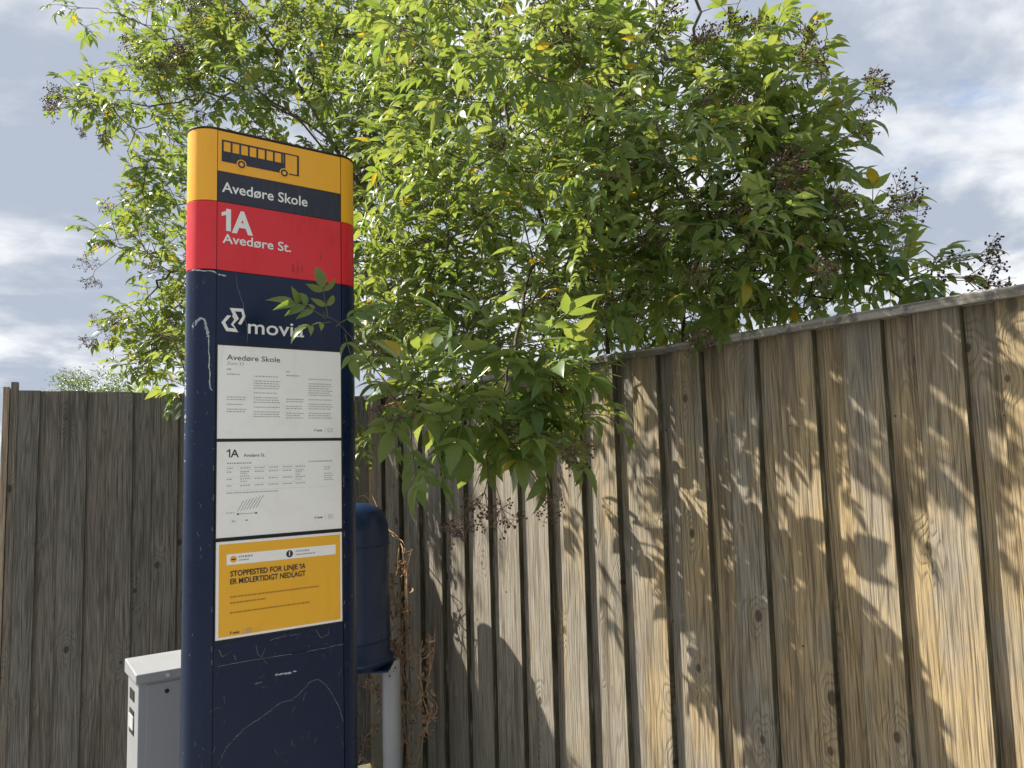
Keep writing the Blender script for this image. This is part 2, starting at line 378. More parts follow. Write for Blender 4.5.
for zz in (0.40, 1.18, 1.88):
    b = MB(); b.box(0.0, RLEN, 2 * BT + 0.008, 2 * BT + 0.054, zz - 0.045, zz + 0.045); b.obj('rail', M['wood_l'], rf)
for xp in np.arange(0.5, RLEN, 1.8):
    b = MB(); b.box(xp - .045, xp + .045, 2 * BT + 0.056, 2 * BT + 0.146, 0, H0 - .06); b.obj('post', M['wood_l'], rf)
b = MB(); b.box(-.075, .055, .004, .10, 0, H0 - .03); b.obj('corner_post', M['wood_r'], rf, bevel=.003)
# capping rail in three lengths
cuts = [-0.02, 0.95, 2.62, RLEN + .02]
for a, bb in zip(cuts[:-1], cuts[1:]):
    c = MB(); n = 12; vs = []; fs = []
    for q in range(n + 1):
        xx = a + (bb - a - 0.003) * q / n; w1, w2 = rng.uniform(-.0015, .0015), rng.uniform(-.0015, .0015)
        for (yv, zv) in ((-0.022 + w1, H0 - .026 + w2), (-0.024 + w1, H0 - .003 + w2), (-0.014, H0 + .003 + w2), (0.082, H0 + .005 + w2), (0.088, H0 - .025 + w2)): vs.append((xx, yv, zv))
    for q in range(n):
        for j in range(5): fs.append((q * 5 + j, (q + 1) * 5 + j, (q + 1) * 5 + (j + 1) % 5, q * 5 + (j + 1) % 5))
    fs += [(4, 3, 2, 1, 0), tuple(n * 5 + j for j in range(5))]
    c.add(vs, [f[::-1] for f in fs]); c.obj('capping_rail', M['cap'], rf)

# left fence: local x runs from its free end to the corner
d_end = on(13, 420, PL, np.array([-UL[1], UL[0], 0])); LL = (CORNER - d_end) @ UL
lfn = empty('plank_fence', (CORNER[0] - UL[0] * LL, CORNER[1] - UL[1] * LL, 0), math.atan2(UL[1], UL[0]))
tag(lfn, 'dark grey shaded board fence behind the grey cabinet, without a capping rail', 'fence')
e1 = on(110, 500, PL, np.array([-UL[1], UL[0], 0])); k1 = ((e1 - np.array(lfn.location)) @ UL) % PER
x = k1 - PER
while x < LL + .05:
    for back in (0, 1):
        xc = x + BW / 2 - 0.018 + (PER / 2 if back else 0)
        if xc < 0.035 or xc > LL - 0.05: continue
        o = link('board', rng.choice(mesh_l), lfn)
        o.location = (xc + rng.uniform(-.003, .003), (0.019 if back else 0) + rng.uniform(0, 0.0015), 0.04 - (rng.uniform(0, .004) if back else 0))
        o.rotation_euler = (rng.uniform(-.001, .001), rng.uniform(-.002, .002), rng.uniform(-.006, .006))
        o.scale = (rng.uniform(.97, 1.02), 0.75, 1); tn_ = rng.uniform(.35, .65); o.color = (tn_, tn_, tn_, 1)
    x += PER
for zz in (0.4, 1.15, 1.85):
    b = MB(); b.box(0.05, LL - 0.03, 0.042, 0.09, zz - .045, zz + .045); b.obj('rail', M['wood_l'], lfn)
b = MB(); b.box(-0.045, -0.017, -0.012, 0.10, 0, H0 + .015); b.obj('end_post', M['post_w'], lfn, bevel=.003)
b = MB(); b.box(-0.013, 0.018, -0.004, 0.07, 0, H0 + .04); b.obj('end_batten', M['wood_l'], lfn, bevel=.002)

# ------------------------------------------------------------------ bus stop pylon
WP, RP = 0.43, 0.073
wdir = np.array([0.80490, 0.59341, 0]); pn = np.array([wdir[1], -wdir[0], 0])
PA = np.array([-0.94248, 2.43191, 0.0])
py = empty('bus_stop_pylon', (PA[0], PA[1], 0), math.atan2(wdir[1], wdir[0]))
tag(py, 'navy bus stop pylon with yellow and red head, posters and scratched paint', 'bus stop')
def lp(px, pyy):
    q = on(px, pyy, PA, pn) - PA; return float(q @ wdir), float(q[2])
E0 = EYE
Z_TOP, Z_NS, Z_NB, Z_RB, Z_SEAM = E0 + 1.099, E0 + .961, E0 + .858, E0 + .630, E0 - .616
def half(side, r, n=14):
    """plan outline of a rounded side column"""
    cx = -0.0012 if side < 0 else WP + 0.0012
    pts = []
    for k in range(n + 1):
        a = math.pi * k / n
        pts.append((cx + side * r * math.sin(a), RP - r * math.cos(a)))
    pts += [(cx, 2 * RP - 0.001)] if False else []
    return pts if side > 0 else pts[::-1]
for side in (-1, 1):
    for (z0, z1, mt) in ((Z_NB + .0008, Z_TOP, 'yellow'), (Z_RB + .0012, Z_NB - .0008, 'red'), (0.0, Z_RB - .0012, 'navy')):
        c = MB(); o2 = half(side, RP); n = len(o2)
        c.add([(x, y, z) for z in (z0, z1 - 0.002) for x, y in o2] + [(x, y, z1) for x, y in half(side, RP - 0.0018)],
              [(q, (q + 1) % n, n + (q + 1) % n, n + q) for q in range(n)] + [(n + q, n + (q + 1) % n, 2 * n + (q + 1) % n, 2 * n + q) for q in range(n)] + [tuple(range(2 * n, 3 * n)), tuple(range(n - 1, -1, -1))])
        oo = c.obj('side_column', M[mt], py, smooth=True)
        md = oo.modifiers.new('es', 'EDGE_SPLIT'); md.split_angle = math.radians(40)
cc = MB(); cc.box(0.0, WP, 0.004, 2 * RP - .004, 0.0, Z_TOP - .002); cc.obj('core', M['black'], py)
o2 = [p for p in half(-1, RP + .0015)] ; o3 = [p for p in half(1, RP + .0015)]
outline = [(x, y) for x, y in half(1, RP + .0015)] + [(x, y) for x, y in half(-1, RP + .0015)]
cc = MB(); cc.prism(outline, Z_TOP + .0005, Z_TOP + .0075); cc.obj('top_cap', M['black'], py, bevel=.002)
def panel(name, z0, z1, mt, y=0.0015, th=.003):
    c = MB(); c.box(0.0012, WP - .0012, y, y + th + 0.002, z0, z1); return c.obj(name, M[mt], py, bevel=.0008)
p_head = panel('header_panel', Z_NS + .0006, Z_TOP - .001, 'yellow')
p_name = panel('name_panel', Z_NB + .0006, Z_NS - .0006, 'navy2', y=0.0012)
p_rout = panel('route_panel', Z_RB + .001, Z_NB - .0006, 'red')
p_body = panel('body_panel', Z_SEAM + .001, Z_RB - .001, 'navy')
p_low = panel('lower_panel', 0.02, Z_SEAM - .001, 'navy', y=0.0008)
for y0, nm in ((2 * RP - .0065, 'rear_panel'),):
    c = MB(); c.box(.0012, WP - .0012, y0 + .003, y0 + .0065, 0.0, Z_TOP - .001); c.obj(nm, M['navy'], py)

def text(s, x0, z0, width, height, mat, parent, y, bold=0.0, name='lettering', shear=0.0):
    """as line(), with the figure 1 given its flag"""
    if '1' not in s: return line(s, x0, z0, width, height, mat, parent, y, bold, name, shear)
    k = s.index('1'); nl_ = len(s); wA = height * .80; w1 = height * .46
    if k: line(s[:k].rstrip(), x0, z0, width - wA - w1 - height * .30, height, mat, parent, y, bold, name, shear); x0 = x0 + width - wA - w1
    else: wA = width * .66; w1 = width * .31
    st = height * (.12 + bold * 2.2); b = MB(); xr = x0 + w1 * .92
    b.rect(xr - st, xr, z0, z0 + height, y, .0004)
    b.flat([(xr - st, z0 + height * .72), (xr - st, z0 + height * .90), (xr - w1 * .92, z0 + height * .80), (xr - w1 * .92, z0 + height * .64)][::-1], y, .0004)
    b.obj(name, M[mat], parent)
    return line(s[k + 1:], x0 + w1, z0, wA, height, mat, parent, y, bold, name, shear)
def line(s, x0, z0, width, height, mat, parent, y, bold=0.0, name='lettering', shear=0.0):
    """s set with its baseline's left end at x0,z0; capitals 'height' tall, the line 'width' long"""
    cu = bpy.data.curves.new('t', 'FONT'); cu.body = s; cu.size = 1.0; cu.offset = bold; cu.resolution_u = 3; cu.fill_mode = 'FRONT'
    to = bpy.data.objects.new('t', cu); COL.objects.link(to)
    dg = bpy.context.evaluated_depsgraph_get(); me = bpy.data.meshes.new_from_object(to.evaluated_get(dg))
    bpy.data.objects.remove(to)
    n = len(me.vertices); co = np.empty(n * 3); me.vertices.foreach_get('co', co); co = co.reshape(-1, 3)
    capr = 0.73
    xx = (co[:, 0] - co[:, 0].min()) / (np.ptp(co[:, 0]) + 1e-9) * width; zz = co[:, 1] * height / capr
    out = np.stack([x0 + xx + zz * shear, np.full(n, y), z0 + zz], 1)
    me.vertices.foreach_set('co', out.ravel()); me.materials.clear(); me.materials.append(M[mat]); me.update(); me.name = name
    return link(name, me, parent)

# bus pictogram on the yellow header
bx0, bz1 = lp(222, 139.3); bx1, bzr = lp(299, 155.5); _, bz0 = lp(222, 161)
bus = MB(); ya = 0.0002; LB = bx1 - bx0; HB = bz1 - bz0
def bp(a0, a1, h0, h1): bus.rect(bx0 + a0 * LB, bx0 + a1 * LB, bz0 + h0 * HB, bz0 + h1 * HB, ya, .0012)
bp(0, .79, .0, .48); bp(0, .79, .93, 1.0)
for k in range(8): a = 0.0 + k * .1085; bp(a, a + .022, .48, .93)
bp(.79, 1.0, .95, 1.0); bp(.79, .815, .0, .95); bp(.975, 1.0, .0, .95); bp(.815, .975, .0, .05)
bus.obj('bus_pictogram', M['navy2'], p_head)
for cxn in (.245, .80):
    for (r0, r1, mt, yq) in ((0, .062 * LB, 'yellow', -0.0002), (.026 * LB, .048 * LB, 'navy2', -0.0006)):
        c = MB(); n = 28; zc = bz0 + .02 * HB; xc = bx0 + cxn * LB
        if r0 == 0: c.flat([(xc + r1 * math.cos(2 * math.pi * k / n), zc + r1 * math.sin(2 * math.pi * k / n)) for k in range(n)], yq, .0004)
        else:
            for k in range(n):
                a, b_ = 2 * math.pi * k / n, 2 * math.pi * (k + 1) / n
                c.flat([(xc + r0 * math.cos(a), zc + r0 * math.sin(a)), (xc + r1 * math.cos(a), zc + r1 * math.sin(a)), (xc + r1 * math.cos(b_), zc + r1 * math.sin(b_)), (xc + r0 * math.cos(b_), zc + r0 * math.sin(b_))], yq, .0004)
        c.obj('pictogram_wheel', M[mt], p_head)
x0, z0 = lp(222, 191.5); x1, _ = lp(307.5, 205.5); text('Avedøre Skole', x0, z0, x1 - x0, .0355, 'white', p_name, 0.0002, .014)
x0, z0 = lp(221.5, 230.0); x1, _ = lp(254, 235); text('1A', x0, z0, x1 - x0, .0740, 'white', p_rout, 0.0004, .040)
x0, z0 = lp(222.5, 242.5); x1, _ = lp(291, 252); text('Avedøre St.', x0, z0, x1 - x0, .0320, 'white', p_rout, 0.0004, .015)
# ghost of removed lettering on the red panel
gh = MB()
for (px_, pz_, w_, h_) in ((292, 268, .010, .03), (297, 266, .006, .05), (301, 268, .008, .025), (320, 256, .004, .03)):
    a, z = lp(px_, pz_)
    gh.flat([(a, z - h_ * .5), (a + w_, z - h_ * .45), (a + w_ * .8, z + h_ * .4), (a + w_ * .2, z + h_ * .5)], .0012, .0006)
gm = paint('red_ghost', (0.42, 0.020, 0.022), 0.5, 0.5, (0.55, 0.02, 0.03, 1)); gh.obj('lettering_residue', gm, p_rout)
# logo and wordmark (letters outlined from the photograph on the panel's plane)
lg = MB()
def lq(*pp): lg.flat([lp(210 + a / 6.827, 290 + b / 6.827) for a, b in pp], .0003, .0012)
lq((135, 122), (180, 215), (197, 196), (170, 145)); lq((135, 122), (170, 145), (215, 148), (226, 128)); lq((226, 128), (215, 148), (223, 178), (243, 180)); lq((243, 180), (223, 178), (197, 222), (216, 234)); lq((216, 234), (197, 222), (190, 228), (205, 236))
lq((145, 175), (118, 172), (78, 220), (104, 220)); lq((104, 220), (78, 220), (112, 280), (124, 258)); lq((124, 258), (112, 280), (193, 288), (172, 263)); lq((172, 263), (193, 288), (160, 235), (143, 235)); lq((160, 235), (182, 210), (166, 203), (143, 235)); lq((182, 210), (166, 203), (152, 176), (158, 165))
for f_i in range(len(lg.f)): pass
lgo = lg.obj('logo', M['white'], p_body)
x0, z0 = lp(248, 333.2); x1, _ = lp(304, 337); text('movia', x0, z0, x1 - x0, .050, 'white', p_body, .0003, .010)

# posters -----------------------------------------------------------------
def poster(name, za, zb, mt, tilt=0.0):
    c = MB(); xa, xb = 0.0055, WP - .0055; y = -0.0012
    c.box(xa, xb, y, y + .0022, za, zb); o = c.obj(name, M[mt], py)
    f = MB(); e = .0045
    f.box(xa - e, xb + e, -.0028, .0012, zb + .0006, zb + .0006 + e); f.box(xa - e, xb + e, -.0028, .0012, za - .0006 - e, za - .0006)
    f.box(xa - e, xa - .0006, -.0028, .0012, za - .0006, zb + .0006); f.box(xb + .0006, xb + e, -.0028, .0012, za - .0006, zb + .0006)
    f.obj('poster_frame', M['black'], o)
    def P(u, v): return xa + u * (xb - xa), zb - v * (zb - za)
    return o, P, (xb - xa), (zb - za)
YT = -0.0016
tr = random.Random(3)
def words(mb, P, u0, u1, v, hgt):
    u = u0
    while u < u1 - .006:
        w = tr.uniform(.006, .022); e = min(u + w, u1)
        (xa, z0_), (xb, z1_) = P(u, v), P(e, v - hgt); mb.rect(xa, xb, z0_, z1_, YT, .0004); u = e + .0055
def block(mb, P, u0, u1, v0, v1, step, hgt=.009, gaps=()):
    v = v0; k = 0
    while v < v1:
        if k not in gaps: words(mb, P, u0, u1 - tr.uniform(0, .03), v, hgt)
        v += step; k += 1
p1, P, pw_, ph_ = poster('stop_notice_poster', E0 + .085, E0 + .385, 'paper')
a, z = P(.068, .155); text('Avedøre Skole', a, z, .415 * pw_, .060 * ph_, 'ink', p1, YT, .006)
a, z = P(.070, .208); text('Zone 33', a, z, .125 * pw_, .034 * ph_, 'ink2', p1, YT)
t = MB()
words(t, P, .070, .10, .265, .016); words(t, P, .070, .165, .315, .012); words(t, P, .535, .56, .262, .014); words(t, P, .535, .64, .305, .012)
block(t, P, .070, .225, .56, .74, .026, gaps=(2, 4)); block(t, P, .275, .49, .325, .78, .026, gaps=(1, 6, 8, 12, 14)); block(t, P, .535, .68, .57, .79, .026, gaps=(2, 5)); block(t, P, .72, .93, .335, .80, .026, gaps=(1, 8, 10, 14))
t.obj('small_print', M['ink2'], p1)
def footer(par, P, u, v, mt='ink'):
    t = MB(); a, z = P(u, v); s = .0045
    t.flat([(a, z), (a + s * .6, z + s * .1), (a + s * 1.3, z + 2 * s), (a + s * .7, z + 1.8 * s)], YT, .0004); t.obj('small_logo', M[mt], par)
    a, z = P(u + .022, v); text('movia', a, z, .048 * pw_, .0085, mt, par, YT, .02)
    t = MB(); a, z = P(u + .095, v); t.rect(a, a + .0007, z - .004, z + .012, YT, .0004)
    for k in range(3): words(t, P, u + .115, u + .165, v - .028 + k * .018, .007)
    t.obj('small_print', M['ink2' if mt == 'ink' else mt], par)
footer(p1, P, .765, .925)
p2, P, pw_, ph_ = poster('timetable_poster', E0 - .226, E0 + .075, 'paper')
a, z = P(.072, .165); text('1A', a, z, .095 * pw_, .088 * ph_, 'ink', p2, YT, .012)
a, z = P(.20, .163); text('Avedøre St.', a, z, .165 * pw_, .036 * ph_, 'ink', p2, YT, .004)
t = MB(); words(t, P, .075, .27, .235, .014)
for u in (.075, .175, .285, .395, .505, .61):
    for v in (.285, .325, .40, .47): words(t, P, u, u + (.045 if u < .1 else .078), v, .010)
    if .1 < u < .2 or u > .6: block(t, P, u, u + .07, .345, .38, .025, .008); block(t, P, u, u + .07, .425, .45, .025, .008)
for v in (.262, .302, .375, .445, .515):
    (xa, z_), (xb, _) = P(.07, v), P(.69, v); t.rect(xa, xb, z_, z_ + .0003, YT, .0004)
words(t, P, .075, .47, .545, .010); words(t, P, .72, .93, .235, .013); block(t, P, .85, .93, .30, .45, .024, gaps=(2,))
(xa, z_), (xb, _) = P(.72, .515), P(.93, .515); t.rect(xa, xb, z_, z_ + .0003, YT, .0004)
words(t, P, .115, .15, .845, .016); words(t, P, .215, .235, .842, .016); words(t, P, .075, .14, .752, .010)
t.obj('small_print', M['ink2'], p2)
t = MB()
for k in range(7):
    u = .155 + k * .023; (xa, z_), (xb, zz_) = P(u, .735 - k * .004), P(u + .045 + .003 * k, .625 - .008 * k)
    t.flat([(xa, z_), (xa + .0012, z_), (xb + .0012, zz_), (xb, zz_)], YT, .0004)
(xa, z_), (xb, _) = P(.155, .765), P(.30, .765); t.rect(xa, xb, z_, z_ + .001, YT, .0004)
for u in (.152, .29): (xa, z_) = P(u, .772); t.rect(xa, xa + .006, z_, z_ + .005, YT - .0002, .0004)
t.obj('route_diagram', M['ink'], p2); footer(p2, P, .765, .87)
p3, P, pw_, ph_ = poster('closure_notice_poster', E0 - .538, E0 - .238, 'paper')
t = MB(); (xa, z_), (xb, zz_) = P(.022, .975), P(.985, .028); t.rect(xa, xb, z_, zz_, YT, .0004); t.obj('yellow_field', M['ypaper'], p3)
YT = -0.0022
t = MB(); (xa, z_), (xb, zz_) = P(.078, .245), P(.945, .135); t.rect(xa, xb, z_, zz_, YT, .0004); t.obj('white_strip', M['paper'], p3)
def disc(par, u, v, r, mt, y):
    t = MB(); a, z = P(u, v); t.flat([(a + r * math.cos(k * math.pi / 10), z + r * math.sin(k * math.pi / 10)) for k in range(20)], y, .0003); t.obj('icon_disc', M[mt], par)
YT = -0.0028
disc(p3, .128, .19, .0105, 'yellow', YT); disc(p3, .560, .19, .0115, 'navy2', YT)
t = MB(); a, z = P(.112, .197); t.rect(a, a + .013, z, z + .004, YT - .0006, .0003); t.obj('bus_icon', M['ink'], p3)
t = MB(); a, z = P(.555, .195); t.rect(a, a + .0035, z - .005, z + .0095, YT - .0006, .0003); t.obj('route_icon', M['white'], p3)
YT0 = YT; t = MB(); words(t, P, .165, .27, .178, .018); words(t, P, .165, .25, .21, .012); words(t, P, .61, .72, .178, .018); words(t, P, .61, .77, .212, .012); t.obj('small_print', M['ink2'], p3)
a, z = P(.105, .365); text('STOPPESTED FOR LINJE 1A', a, z, .585 * pw_, .058 * ph_, 'ink', p3, YT, .022)
a, z = P(.105, .445); text('ER MIDLERTIDIGT NEDLAGT', a, z, .585 * pw_, .058 * ph_, 'ink', p3, YT, .022)
t = MB(); words(t, P, .105, .80, .585, .014); words(t, P, .105, .37, .645, .014); words(t, P, .105, .72, .745, .014); t.obj('small_print', M['brownink'], p3)
footer(p3, P, .105, .955, 'ink')
# scratches and cracked paint ------------------------------------------------
sr = random.Random(11)
def scratch(pts, wid, mt, parent, y=None, jag=.0012, sub=7, curved=False):
    """a broken ragged line of bare metal running through the given photo points on the panel"""
    q = []
    for (p, r) in zip(pts[:-1], pts[1:]):
        for k in range(sub): q.append((p[0] + (r[0] - p[0]) * k / sub, p[1] + (r[1] - p[1]) * k / sub))
    q.append(pts[-1]); q = [(a + sr.uniform(-jag, jag), z + sr.uniform(-jag, jag)) for a, z in q]
    t = MB()
    for (p, r) in zip(q[:-1], q[1:]):
        if sr.random() < .05: continue
        dx_, dz_ = r[0] - p[0], r[1] - p[1]; L = math.hypot(dx_, dz_) + 1e-9; nx, nz = -dz_ / L, dx_ / L
        wa, wb = wid * sr.uniform(.35, 1.3), wid * sr.uniform(.35, 1.3)
        def sy(a):
            if y is not None: return y
            if a >= 0: return .0003
            s_ = min(1, -a / RP); return RP - RP * math.sqrt(max(0, 1 - s_ * s_)) - .0014
        c = [(p[0] - nx * wa, p[1] - nz * wa), (r[0] - nx * wb, r[1] - nz * wb), (r[0] + nx * wb, r[1] + nz * wb), (p[0] + nx * wa, p[1] + nz * wa)]
        t.add([(a, sy(a), z) for a, z in c], [(0, 1, 2, 3)])
    t.obj('paint_scratch', M[mt], parent)
L_ = lambda *pp: [lp(a, b) for a, b in pp]
scratch(L_((236, 275), (238, 289), (243, 303), (245, 320), (247, 326), (248, 334), (247, 343)), .0008, 'scratch2', p_body, .0003)
scratch(L_((221, 759), (226, 748), (236, 737), (246, 727), (259, 719), (270, 711), (280, 703), (292, 700), (301, 692), (310, 682), (318, 679), (326, 685), (332, 694), (339, 706), (343, 722)), .0009, 'scratch2', p_low, .0000)
for pp in (((219, 650), (222, 657), (231, 652)), ((256, 645), (258, 655), (262, 657), (265, 648)), ((316, 630), (321, 638), (329, 634), (328, 628)), ((214, 667), (240, 662), (300, 653), (344, 644)), ((236, 660), (234, 655)), ((270, 640), (285, 636), (300, 634))):
    scratch(L_(*pp), .0009, 'scratch2', p_body if pp[0][1] < 660 else p_low, -.0002)
scratch(L_((275, 675), (283, 674), (296, 671)), .0028, 'scratch', p_low, .0000, .002, 5); scratch(L_((255, 684), (262, 682)), .0018, 'scratch2', p_low, .0000)
# chipped lower edge of the notices
for k in range(16):
    a, z = lp(sr.uniform(215, 345), sr.uniform(626, 646)); scratch([(a, z), (a + sr.uniform(-.01, .01), z + sr.uniform(-.004, .004))], .0007, 'scratch2', p_body, -.0002, .001, 3)
# the left column: cracked edge below the red band and a long torn line
def colp(s, z): return (-RP * s, E0 + z)
scratch([colp(.98, .625), colp(.85, .628), colp(.5, .622), colp(.2, .624), (.006, E0 + .615), (.03, E0 + .612)], .0022, 'scratch', py, None, .0012, 4)
scratch([colp(.97, .40), colp(.90, .435), colp(.75, .462), colp(.58, .470), colp(.45, .462), colp(.38, .43), colp(.30, .41)], .0042, 'scratch', py, None, .002, 9)
scratch([colp(.30, .41), colp(.27, .33), colp(.24, .25), colp(.16, .238)], .0018, 'scratch', py, None, .0015, 5)
scratch([colp(.96, .40), colp(.97, .30), colp(.985, .2), colp(.96, .1), colp(.97, .0), colp(.95, -.1)], .003, 'scratch', py, None, .002, 10)
for k in range(26):
    s_, z = sr.uniform(.05, .95), sr.uniform(-.9, .6); scratch([colp(s_, z), colp(min(.97, max(.03, s_ + sr.uniform(-.1, .1))), z + sr.uniform(-.015, .015))], .0006, 'scratch2', py, None, .0008, 3)
for k in range(22):
    z = sr.uniform(-.6, .2); a = sr.choice((-.004, WP + .004)); scratch([(a, E0 + z), (a + sr.uniform(-.004, .004), E0 + z + sr.uniform(-.02, .02))], .0011, 'scratch2', py, -.0004 if a > 0 else None, .001, 3)
for k in range(30):
    a, z = sr.uniform(.01, WP - .01), E0 + sr.uniform(-1.0, -.63); dx_ = sr.uniform(-.02, .02); scratch([(a, z), (a + dx_, z + sr.uniform(-.03, .03))], .00045, 'scratch2', p_low, .0001, .0008, 3)

# ------------------------------------------------------------------ grey cabinet
CA = at(138.5, 684, 3.0); CA[2] = 0
ztop = on(135, 684, CA, pn)[2]
cb = empty('utility_cabinet', (CA[0], CA[1], 0), math.atan2(wdir[1], wdir[0]))
tag(cb, 'light grey metal utility cabinet half hidden behind the pylon', 'cabinet')
b = MB(); b.box(0, .40, 0, .20, 0, ztop); b.obj('body', M['cab'], cb, bevel=.003)
b = MB(); b.box(.028, .372, -.004, .001, .06, ztop - .012); b.obj('door', M['cab'], cb, bevel=.0015)
b = MB(); zl = ztop + .034
b.add([(-.012, -.014, ztop), (.412, -.014, ztop), (.412, .214, ztop), (-.012, .214, ztop), (-.012, -.014, zl), (.412, -.014, zl), (.412, .214, zl + .020), (-.012, .214, zl + .020)],
      [(0, 3, 2, 1), (4, 5, 6, 7), (0, 1, 5, 4), (1, 2, 6, 5), (2, 3, 7, 6), (3, 0, 4, 7)]); b.obj('lid', M['cab'], cb, bevel=.004)
b = MB(); b.tube([(.10, -.013, ztop + .016), (.10, -.019, ztop + .016)], .008, 14); b.obj('lid_lock', M['steel'], cb)
b = MB(); b.tube([(.10, -.0035, ztop - .046), (.10, -.0055, ztop - .046)], .0085, 14); b.obj('key_hole', M['black'], cb)
for (z0_, z1_, mt) in ((-.085, -.045, 'black'), (-.21, -.12, 'black'), (-.19, -.14, 'steel')):
    b = MB(); q = .003 if mt == 'black' else .006
    b.box(-q, .001, .07, .15, ztop + z0_, ztop + z1_); b.obj('side_latch', M[mt], cb)

# ------------------------------------------------------------------ blue litter bin on its post
BC = np.array([-0.82, 3.80, 0.0])
bn = empty('litter_bin', (BC[0], BC[1], 0), 0.0)
tag(bn, 'navy blue round-topped litter bin tucked behind the pylon on a steel post', 'litter bin')
z0b, z1b = EYE - 1.0, EYE - 0.20
b = MB(); n = 36
prof = [(0.0, z0b + .03), (.15, z0b + .03), (.19, z0b + .035), (.212, z0b + .055), (.216, z0b + .066), (.210, z0b + .075), (.196, z0b + .082), (.197, z0b + .30), (.198, z1b - .16), (.194, z1b - .11), (.180, z1b - .062), (.152, z1b - .026), (.10, z1b - .006), (.04, z1b), (0.0, z1b)]
for (r, z) in prof: b.v += [(r * math.cos(2 * math.pi * k / n), r * math.sin(2 * math.pi * k / n), z) for k in range(n)]
for q in range(len(prof) - 1):
    for k in range(n): b.f.append((q * n + k, q * n + (k + 1) % n, (q + 1) * n + (k + 1) % n, (q + 1) * n + k)); b.mi.append(0)
b.obj('bin_body', M['binblue'], bn, smooth=True)
for zz in (z0b + .16, z1b - .20):
    b = MB(); b.tube([(.199 * math.cos(a), .199 * math.sin(a), zz) for a in np.linspace(0, 2 * math.pi, 37)], .0035, 6); b.obj('body_band', M['binblue'], bn, smooth=True)
pp_ = at(391.5, 700, 3.90) - BC
b = MB(); b.tube([(pp_[0], pp_[1], 0), (pp_[0], pp_[1], z0b + .028)], .045, 24); b.obj('post', M['zinc'], bn, smooth=True, bevel=.002)
b = MB(); b.box(pp_[0] - .14, pp_[0] + .02, pp_[1] - .22, pp_[1] + .02, z0b + .022, z0b + .0295); b.obj('bracket', M['binblue'], bn)
b = MB()
for k in range(14):
    a = sr.uniform(-2.2, -1.0); z = EYE - sr.uniform(.93, 1.06); r_ = .0455
    b.add([(pp_[0] + r_ * math.cos(a + e), pp_[1] + r_ * math.sin(a + e), z + f_) for e, f_ in ((0, 0), (sr.uniform(.05, .2), 0), (sr.uniform(.05, .2), .01), (0, .012))], [(0, 1, 2, 3)])
b.obj('sticker_residue', M['ink'], bn)

# ------------------------------------------------------------------ elder shrub
nr = np.random.default_rng(5)
def leaflet(L, wd, fold, curl, hi=False, serr=0.0):
    st = [0, .10, .28, .50, .70, .87, 1.0] if not hi else [0, .05, .12, .2, .29, .38, .47, .56, .65, .74, .83, .91, .965, 1.0]
    ctrl_t = [0, .08, .22, .38, .55, .72, .87, 1.0]; ctrl_w = [.0, .52, .90, 1.0, .88, .58, .22, 0]
    vs, rib, fs = [], [], []; rows = []
    for k, t in enumerate(st):
        w = np.interp(t, ctrl_t, ctrl_w) * wd * .5
        ang = -curl * t; y = L * (math.sin(curl * t) / curl if abs(curl) > 1e-3 else t); z = -L * ((1 - math.cos(curl * t)) / curl if abs(curl) > 1e-3 else 0)
        if 0 < k < len(st) - 1:
            sw = w * (1 + (serr if k % 2 else -serr * .6))
            i0 = len(vs); up_ = np.array([0, math.sin(curl * t), math.cos(curl * t)])
            for sx in (-1, 0, 1):
                p = np.array([sx * sw * math.cos(fold), y, z]) + up_ * (abs(sx) * sw * math.sin(fold)) + np.array([0, -abs(sx) * sw * .12, 0]); vs.append(p); rib.append(1.0 if sx == 0 else 0.0)
            rows.append((i0, i0 + 1, i0 + 2))
        else:
            vs.append(np.array([0, y, z])); rib.append(1.0); rows.append((len(vs) - 1,))
    for a, b_ in zip(rows[:-1], rows[1:]):
        if len(a) == 1: fs += [(a[0], b_[1], b_[0], b_[0]), (a[0], b_[2], b_[1], b_[1])]
        elif len(b_) == 1: fs += [(a[0], a[1], b_[0], b_[0]), (a[1], a[2], b_[0], b_[0])]
        else: fs += [(a[0], a[1], b_[1], b_[0]), (a[1], a[2], b_[2], b_[1])]
    return np.array(vs), np.array(rib), np.array(fs)
def rotm(y, up_):
    y = y / (np.linalg.norm(y) + 1e-9); x = np.cross(y, up_); x /= (np.linalg.norm(x) + 1e-9); return np.stack([x, y, np.cross(x, y)], 1)
